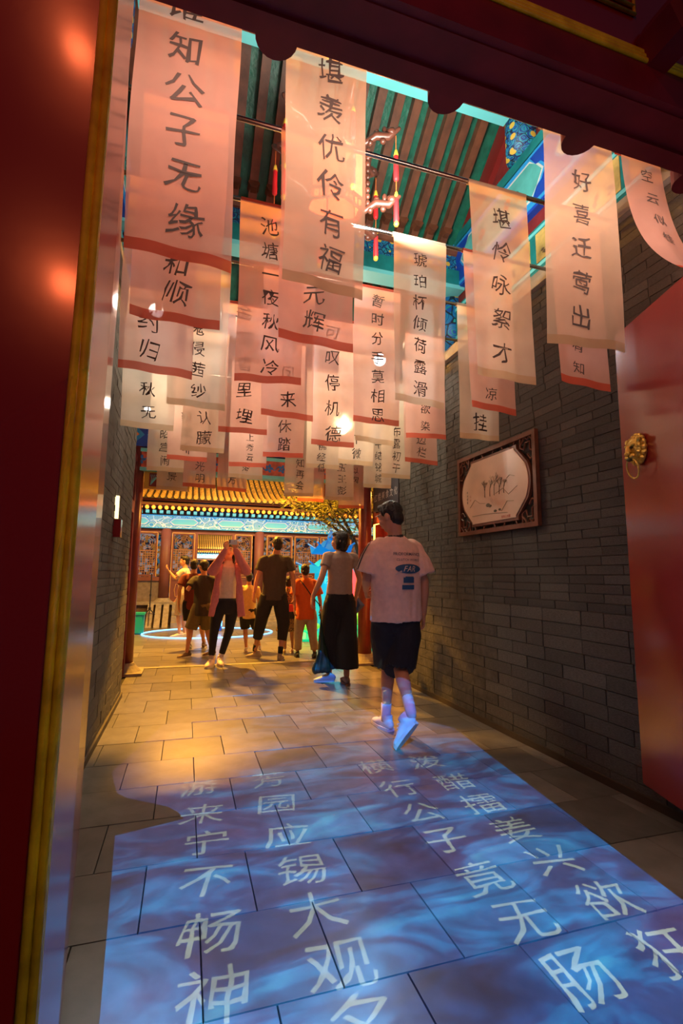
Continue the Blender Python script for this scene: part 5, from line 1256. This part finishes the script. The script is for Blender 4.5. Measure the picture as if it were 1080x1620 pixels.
# ---- woman photographing with a phone
P = dict(head=V((.535, 6.90, 1.50)), neck=V((.54, 6.93, 1.38)), shL=V((.385, 6.93, 1.32)), shR=V((.695, 6.93, 1.32)), elL=V((.33, 6.74, 1.24)), wrL=V((.475, 6.64, 1.53)),
         elR=V((.755, 6.74, 1.25)), wrR=V((.60, 6.64, 1.53)), hipL=V((.44, 6.92, .80)), hipR=V((.62, 6.92, .80)), knL=V((.385, 6.90, .44)), anL=V((.36, 6.88, .09)), knR=V((.585, 6.98, .44)), anR=V((.49, 7.0, .09)))
PK_ = person('woman in pink cardigan, white lace top and black leggings raising a phone', P, SKINL, HAIR, 'long', .010, .93, face=(-.05, -.93, .30), hl=(V((.25, -.1, 1)), V((-.5, .8, 0)), 1), hr=(V((-.25, -.1, 1)), V((.5, .8, 0)), -1), curl=(.7, .7))
g1 = torso_garment(P, .80, .130, CL('lace_top', (.70, .60, .52)), PK_, 'lace_top', .1, .93, .135, .009, .004, .105, 6, .05, shoulder=.12)
b = B()
for k in range(15): x = .425+.016*k; ell(b, (x, 6.83+.25*(x-.535)**2*4, .805), (.009, .004, .012), u=6, v=5)
obj('scalloped_hem', b, CL('lace_top', (.70, .60, .52)), g1)
leg_garment(P, CL('black_leggings', (.012, .013, .022)), PK_, 'leggings', .88, .064, 1.86, .046, .93, .165, .010, 7, .092, .002)
# cardigan: sleeves and two open fronts
CARD = CL('pink_cardigan', (.62, .22, .25)); b = B(); nb = P['neck']
for q, sx in (('L', -1), ('R', 1)):
    a, e, w_ = P['sh'+q], P['el'+q], P['wr'+q]
    loft(b, [lerp(a, nb, .55)+V((0, .02, .03)), a, lerp(a, e, .5), e+V((sx*.01, 0, -.01)), lerp(e, w_, .5), lerp(e, w_, .95)], [.055, .072, .070, .070, .055, .038], 14)
    loft(b, [V((.54+sx*.10, 6.86, 1.34)), V((.54+sx*.145, 6.84, 1.10)), V((.54+sx*.165, 6.84, .85)), V((.54+sx*.19, 6.86, .64))], [(.030, .022), (.042, .022), (.052, .02), (.055, .018)], 12, side=(1, 0, 0), round_ends=False)
loft(b, [V((.54, 7.01, 1.36)), V((.54, 7.04, 1.1)), V((.54, 7.04, .85)), V((.54, 7.04, .66))], [(.15, .03), (.17, .03), (.19, .03), (.20, .03)], 14, side=(1, 0, 0), round_ends=False)
obj('cardigan', remesh(b, .010, 2, .008, 11, 8), CARD, PK_, True)
SN = mat('pink_trainer', (.72, .56, .60), .6)
sock(PK_, P['anL'], P['knL'], mat('grey_sock', (.45, .40, .42), .9), .9, .08); sock(PK_, P['anR'], P['knR'], mat('grey_sock', (.45, .40, .42), .9), .9, .08)
shoe(PK_, (.385, 6.93, 0), (.295, 6.70, 0), SN, 1.05); shoe(PK_, (.48, 7.03, 0), (.485, 6.79, 0), SN, 1.05)
t = thing('smartphone', 'silver smartphone held up in both hands of the pink cardigan woman', 'phone', (.55, 6.60, 1.60))
b = bx(.505, .615, 6.575, 6.585, 1.585, 1.65); bmesh.ops.bevel(b, geom=b.edges[:], offset=.003, segments=2, affect='EDGES'); obj('case', b, mat('silver_phone', (.62, .68, .74), .35), t)
b = B(); 
for zz in (1.637, 1.617): lathe(b, (.520, 6.574, zz), [(.008, -.004), (.008, .001)], 12, 'Y')
obj('camera_lens', b, EYED, t)
# ---- man in charcoal tee
P = dict(head=V((1.305, 7.46, 1.655)), neck=V((1.285, 7.50, 1.51)), shL=V((1.10, 7.50, 1.435)), shR=V((1.475, 7.50, 1.435)), elL=V((1.02, 7.50, 1.15)), wrL=V((.965, 7.44, .93)),
         elR=V((1.56, 7.50, 1.15)), wrR=V((1.585, 7.52, .92)), hipL=V((1.17, 7.50, .88)), hipR=V((1.37, 7.50, .88)), knL=V((1.10, 7.62, .47)), anL=V((1.045, 7.72, .05)), knR=V((1.42, 7.46, .47)), anR=V((1.37, 7.38, .05)))
PG = person('tall man in charcoal tee and cropped black trousers, seen from behind', P, SKIN, HAIR, 'short', .011, 1.0, face=(.05, 1, .0), hl=(V((-.1, 0, -1)), V((-1, -.2, 0)), 1), hr=(V((.05, 0, -1)), V((1, -.2, 0)), -1))
torso_garment(P, .82, .175, CL('charcoal_tee', (.055, .047, .042)), PG, 'shirt', .62, 1, .19, .011, .009, .135, 9, .078, shoulder=.185)
leg_garment(P, CL('black_cropped_trousers', (.012, .012, .016)), PG, 'trousers', .92, .095, 1.55, .072, 1, .185, .011, 10, .115)
sock(PG, P['anL']+V((0, 0, .03)), P['knL'], mat('black_sock', (.01, .01, .012), .9), 1, .07); sock(PG, P['anR']+V((0, 0, .03)), P['knR'], mat('black_sock', (.01, .01, .012), .9), 1, .07)
GS = mat('grey_trainer', (.40, .33, .30), .7)
shoe(PG, (1.12, 7.68, GC), (.93, 7.80, GC), GS, 1.0); shoe(PG, (1.345, 7.32, GC), (1.43, 7.56, GC), GS, 1.0)
# ---- older person in orange shirt, sling strap, light trousers
P = dict(head=V((1.77, 7.60, 1.27)), neck=V((1.79, 7.63, 1.15)), shL=V((1.655, 7.62, 1.09)), shR=V((1.94, 7.64, 1.09)), elL=V((1.60, 7.60, .88)), wrL=V((1.60, 7.52, .70)),
         elR=V((2.01, 7.62, .88)), wrR=V((2.03, 7.56, .70)), hipL=V((1.72, 7.62, .62)), hipR=V((1.88, 7.62, .62)), knL=V((1.70, 7.66, .32)), anL=V((1.69, 7.68, .03)), knR=V((1.90, 7.58, .32)), anR=V((1.93, 7.55, .03)))
PO = person('short person in orange shirt with black sling strap and light trousers', P, SKIN, HAIR, 'short', .011, .86, face=(.05, 1, -.05), hl=(V((0, 0, -1)), V((-1, 0, 0)), 1), hr=(V((0, 0, -1)), V((1, 0, 0)), -1))
gO = torso_garment(P, .52, .175, CL('orange_shirt', (.58, .10, .015)), PO, 'shirt', .95, .86, .195, .011, .009, .15, 11, .085, shoulder=.175)
leg_garment(P, CL('light_trousers', (.38, .30, .22)), PO, 'trousers', .64, .080, 1.9, .072, .86, .185, .011, 12, .105, .010)
cloth_print(PO, gO, Matrix(((1, 0, 0, 1.79), (0, 1, 0, 7.2), (0, 0, 1, .85), (0, 0, 0, 1))), [('sling_strap', mat('stripe_black', (.02, .02, .025), .8), [strip([(-.10+.24*k/8, .27-.34*k/8) for k in range(9)], .018)])])
BS = mat('black_shoe', (.012, .012, .012), .5); shoe(PO, (1.92, 7.47, GC), (1.95, 7.68, GC), BS, .86, solem=BS); shoe(PO, (1.68, 7.60, GC), (1.70, 7.82, GC), BS, .86, solem=BS)
# ---- child in yellow tee behind the charcoal man
def simple(lab, x, y, h, sh, sr, shirtc, shirtn, pantc, pantn, face, slv=.6, hem=.46, hemk=.95, hair='short', lf=(-.06, .0), rf=(.06, .0), skin=SKIN, elb=None, wrs=None, shoe_m=None, vox=.012, lean=0, seed=0, hemw=None, pw=.10, foot_dir=(0, 1)):
    s_ = h/1.72; z0 = GC; q = V(sh).normalized(); f = V((-q.y, q.x, 0))
    if f.dot(V(face)) < 0: pass
    o = V((x, y, z0)); Z = lambda k: V((0, 0, h*k)); sw = .165*s_*1.05
    P = dict(head=o+Z(.935)+V(face)*.02, neck=o+Z(.84), shL=o+Z(.81)-q*sw, shR=o+Z(.81)+q*sw, hipL=o+Z(.51)-q*.088*s_, hipR=o+Z(.51)+q*.088*s_)
    P['elL'] = o+V(elb[0]) if elb else o+Z(.64)-q*sw*1.3; P['elR'] = o+V(elb[1]) if elb else o+Z(.64)+q*sw*1.3
    P['wrL'] = o+V(wrs[0]) if wrs else o+Z(.50)-q*sw*1.35+V(face)*.06; P['wrR'] = o+V(wrs[1]) if wrs else o+Z(.50)+q*sw*1.35+V(face)*.06
    fl_, fr_ = V((x+lf[0], y+lf[1], z0+(lf[2] if len(lf) > 2 else 0))), V((x+rf[0], y+rf[1], z0+(rf[2] if len(rf) > 2 else 0)))
    P['anL'] = fl_+V((0, 0, .085*s_)); P['anR'] = fr_+V((0, 0, .085*s_))
    F = V(face).normalized()
    P['knL'] = (P['hipL']+P['anL'])/2+F*.05; P['knR'] = (P['hipR']+P['anR'])/2+F*.05
    t = person(lab, P, skin, HAIR, hair, vox, s_, face=face)
    torso_garment(P, z0+h*hem, .165, CL(shirtn, shirtc), t, 'shirt', slv, s_, hemw or .18, vox, .008, .13, seed, .075, shoulder=.17)
    leg_garment(P, CL(pantn, pantc), t, 'shorts' if hemk < 1.1 else 'trousers', z0+h*.56, pw*.9, hemk, pw, s_, .18, vox, seed+1, .11)
    fd = V((*foot_dir, 0)).normalized()
    for an in (fl_, fr_):
        tilt = V((0, 0, -.09)) if an.z > z0+.05 else V((0, 0, 0)); shoe(t, an-fd*.07*s_, an+fd*.18*s_+tilt, shoe_m or WH, s_)
    return t, P
t, _ = simple('child in yellow tee and black shorts half hidden behind the charcoal man', 1.00, 8.35, 1.28, (1, 0, 0), 1, (.72, .50, .20), 'yellow_tee', (.012, .012, .014), 'black_kid_shorts', (.15, 1, 0), .7, .42, .95, lf=(-.02, -.05), rf=(.22, .1), seed=20)
# ---- three people at the left
t, _ = simple('young man in dark tee and olive shorts walking right', .26, 8.05, 1.47, (.85, -.5, 0), 1, (.035, .03, .032), 'dark_tee', (.13, .11, .05), 'olive_shorts', (-.55, .83, 0), .7, .42, .98, lf=(-.20, .0), rf=(.17, .1), elb=((-.24, -.06, 1.0), (.22, .05, .93)), wrs=((-.16, .12, 1.10), (.26, .06, .74)), seed=22, pw=.115, foot_dir=(-.6, -.4), shoe_m=mat('brown_sandal', (.12, .07, .04), .6))
t, _ = simple('young man in maroon tee and black shorts with one heel raised, at left', .12, 8.75, 1.50, (1, -.1, 0), 1, (.16, .025, .02), 'maroon_tee', (.012, .012, .014), 'black_boy_shorts', (.2, .95, 0), .7, .44, .95, lf=(-.04, -.1, .10), rf=(.22, .25), elb=((-.22, -.04, 1.0), (.24, .05, 1.0)), wrs=((-.22, -.02, .74), (.24, .1, .74)), seed=24, foot_dir=(.25, 1), shoe_m=mat('brown_shoe', (.16, .10, .06), .6))
t, _ = simple('person in white tee and grey shorts raising a hand inside the glowing ring', -.03, 10.6, 1.62, (.2, 1, 0), 1, (.70, .60, .55), 'white_tee', (.30, .24, .25), 'grey_shorts', (-1, .1, 0), .6, .44, 1.05, lf=(-.05, -.05), rf=(.05, .08), elb=((-.18, -.12, 1.15), (-.05, .25, 1.05)), wrs=((-.30, -.12, 1.30), (-.12, .25, .8)), seed=26, foot_dir=(-1, -.1), skin=SKINL)
# ---- child in patterned dress between the charcoal man and the orange shirt
DR = pattern_mat('patterned_dress_cloth', [(.35, .22, .08), (.06, .04, .03), (.45, .32, .14), (.10, .05, .03)], 22, rough=.8)
P = dict(head=V((1.60, 8.02, 1.10)), neck=V((1.60, 8.05, .98)), shL=V((1.50, 8.05, .94)), shR=V((1.72, 8.05, .94)), elL=V((1.46, 8.0, .76)), wrL=V((1.46, 7.95, .62)), elR=V((1.76, 8.0, .76)), wrR=V((1.77, 7.97, .62)),
         hipL=V((1.54, 8.05, .54)), hipR=V((1.67, 8.05, .54)), knL=V((1.56, 8.05, .28)), anL=V((1.57, 8.05, .03)), knR=V((1.68, 8.07, .28)), anR=V((1.70, 8.08, .03)))
t = person('small child in patterned brown dress between charcoal man and orange shirt', P, SKIN, HAIR, 'bob', .011, .70, face=(0, 1, 0), hl=(V((0, 0, -1)), V((-1, 0, 0)), 1), hr=(V((0, 0, -1)), V((1, 0, 0)), -1))
torso_garment(P, .30, .19, DR, t, 'dress', .5, .70, .27, .011, .014, .17, 30, .07, shoulder=.15)
PS = mat('pale_sandal', (.55, .38, .24), .6); shoe(t, (1.56, 8.02, GC), (1.53, 8.16, GC), PS, .7, open_=True, nm='sandal'); shoe(t, (1.69, 8.04, GC), (1.70, 8.19, GC), PS, .7, open_=True, nm='sandal')
t = thing('red_gift_bag', 'small red and black bag held between charcoal man and child', 'bag', (1.60, 7.75, .62))
b = bx(1.54, 1.68, 7.72, 7.78, .63, .74); obj('bag_body', b, mat('bag_red', (.65, .06, .06), .5), t); obj('bag_base', bx(1.53, 1.69, 7.715, 7.785, .52, .63), mat('bag_black', (.02, .02, .02), .5), t)
obj('handle', tube(B(), [V((1.56, 7.75, .74)), V((1.58, 7.75, .84)), V((1.64, 7.75, .84)), V((1.66, 7.75, .74))], .006), mat('bag_black', (.02, .02, .02), .5), t)
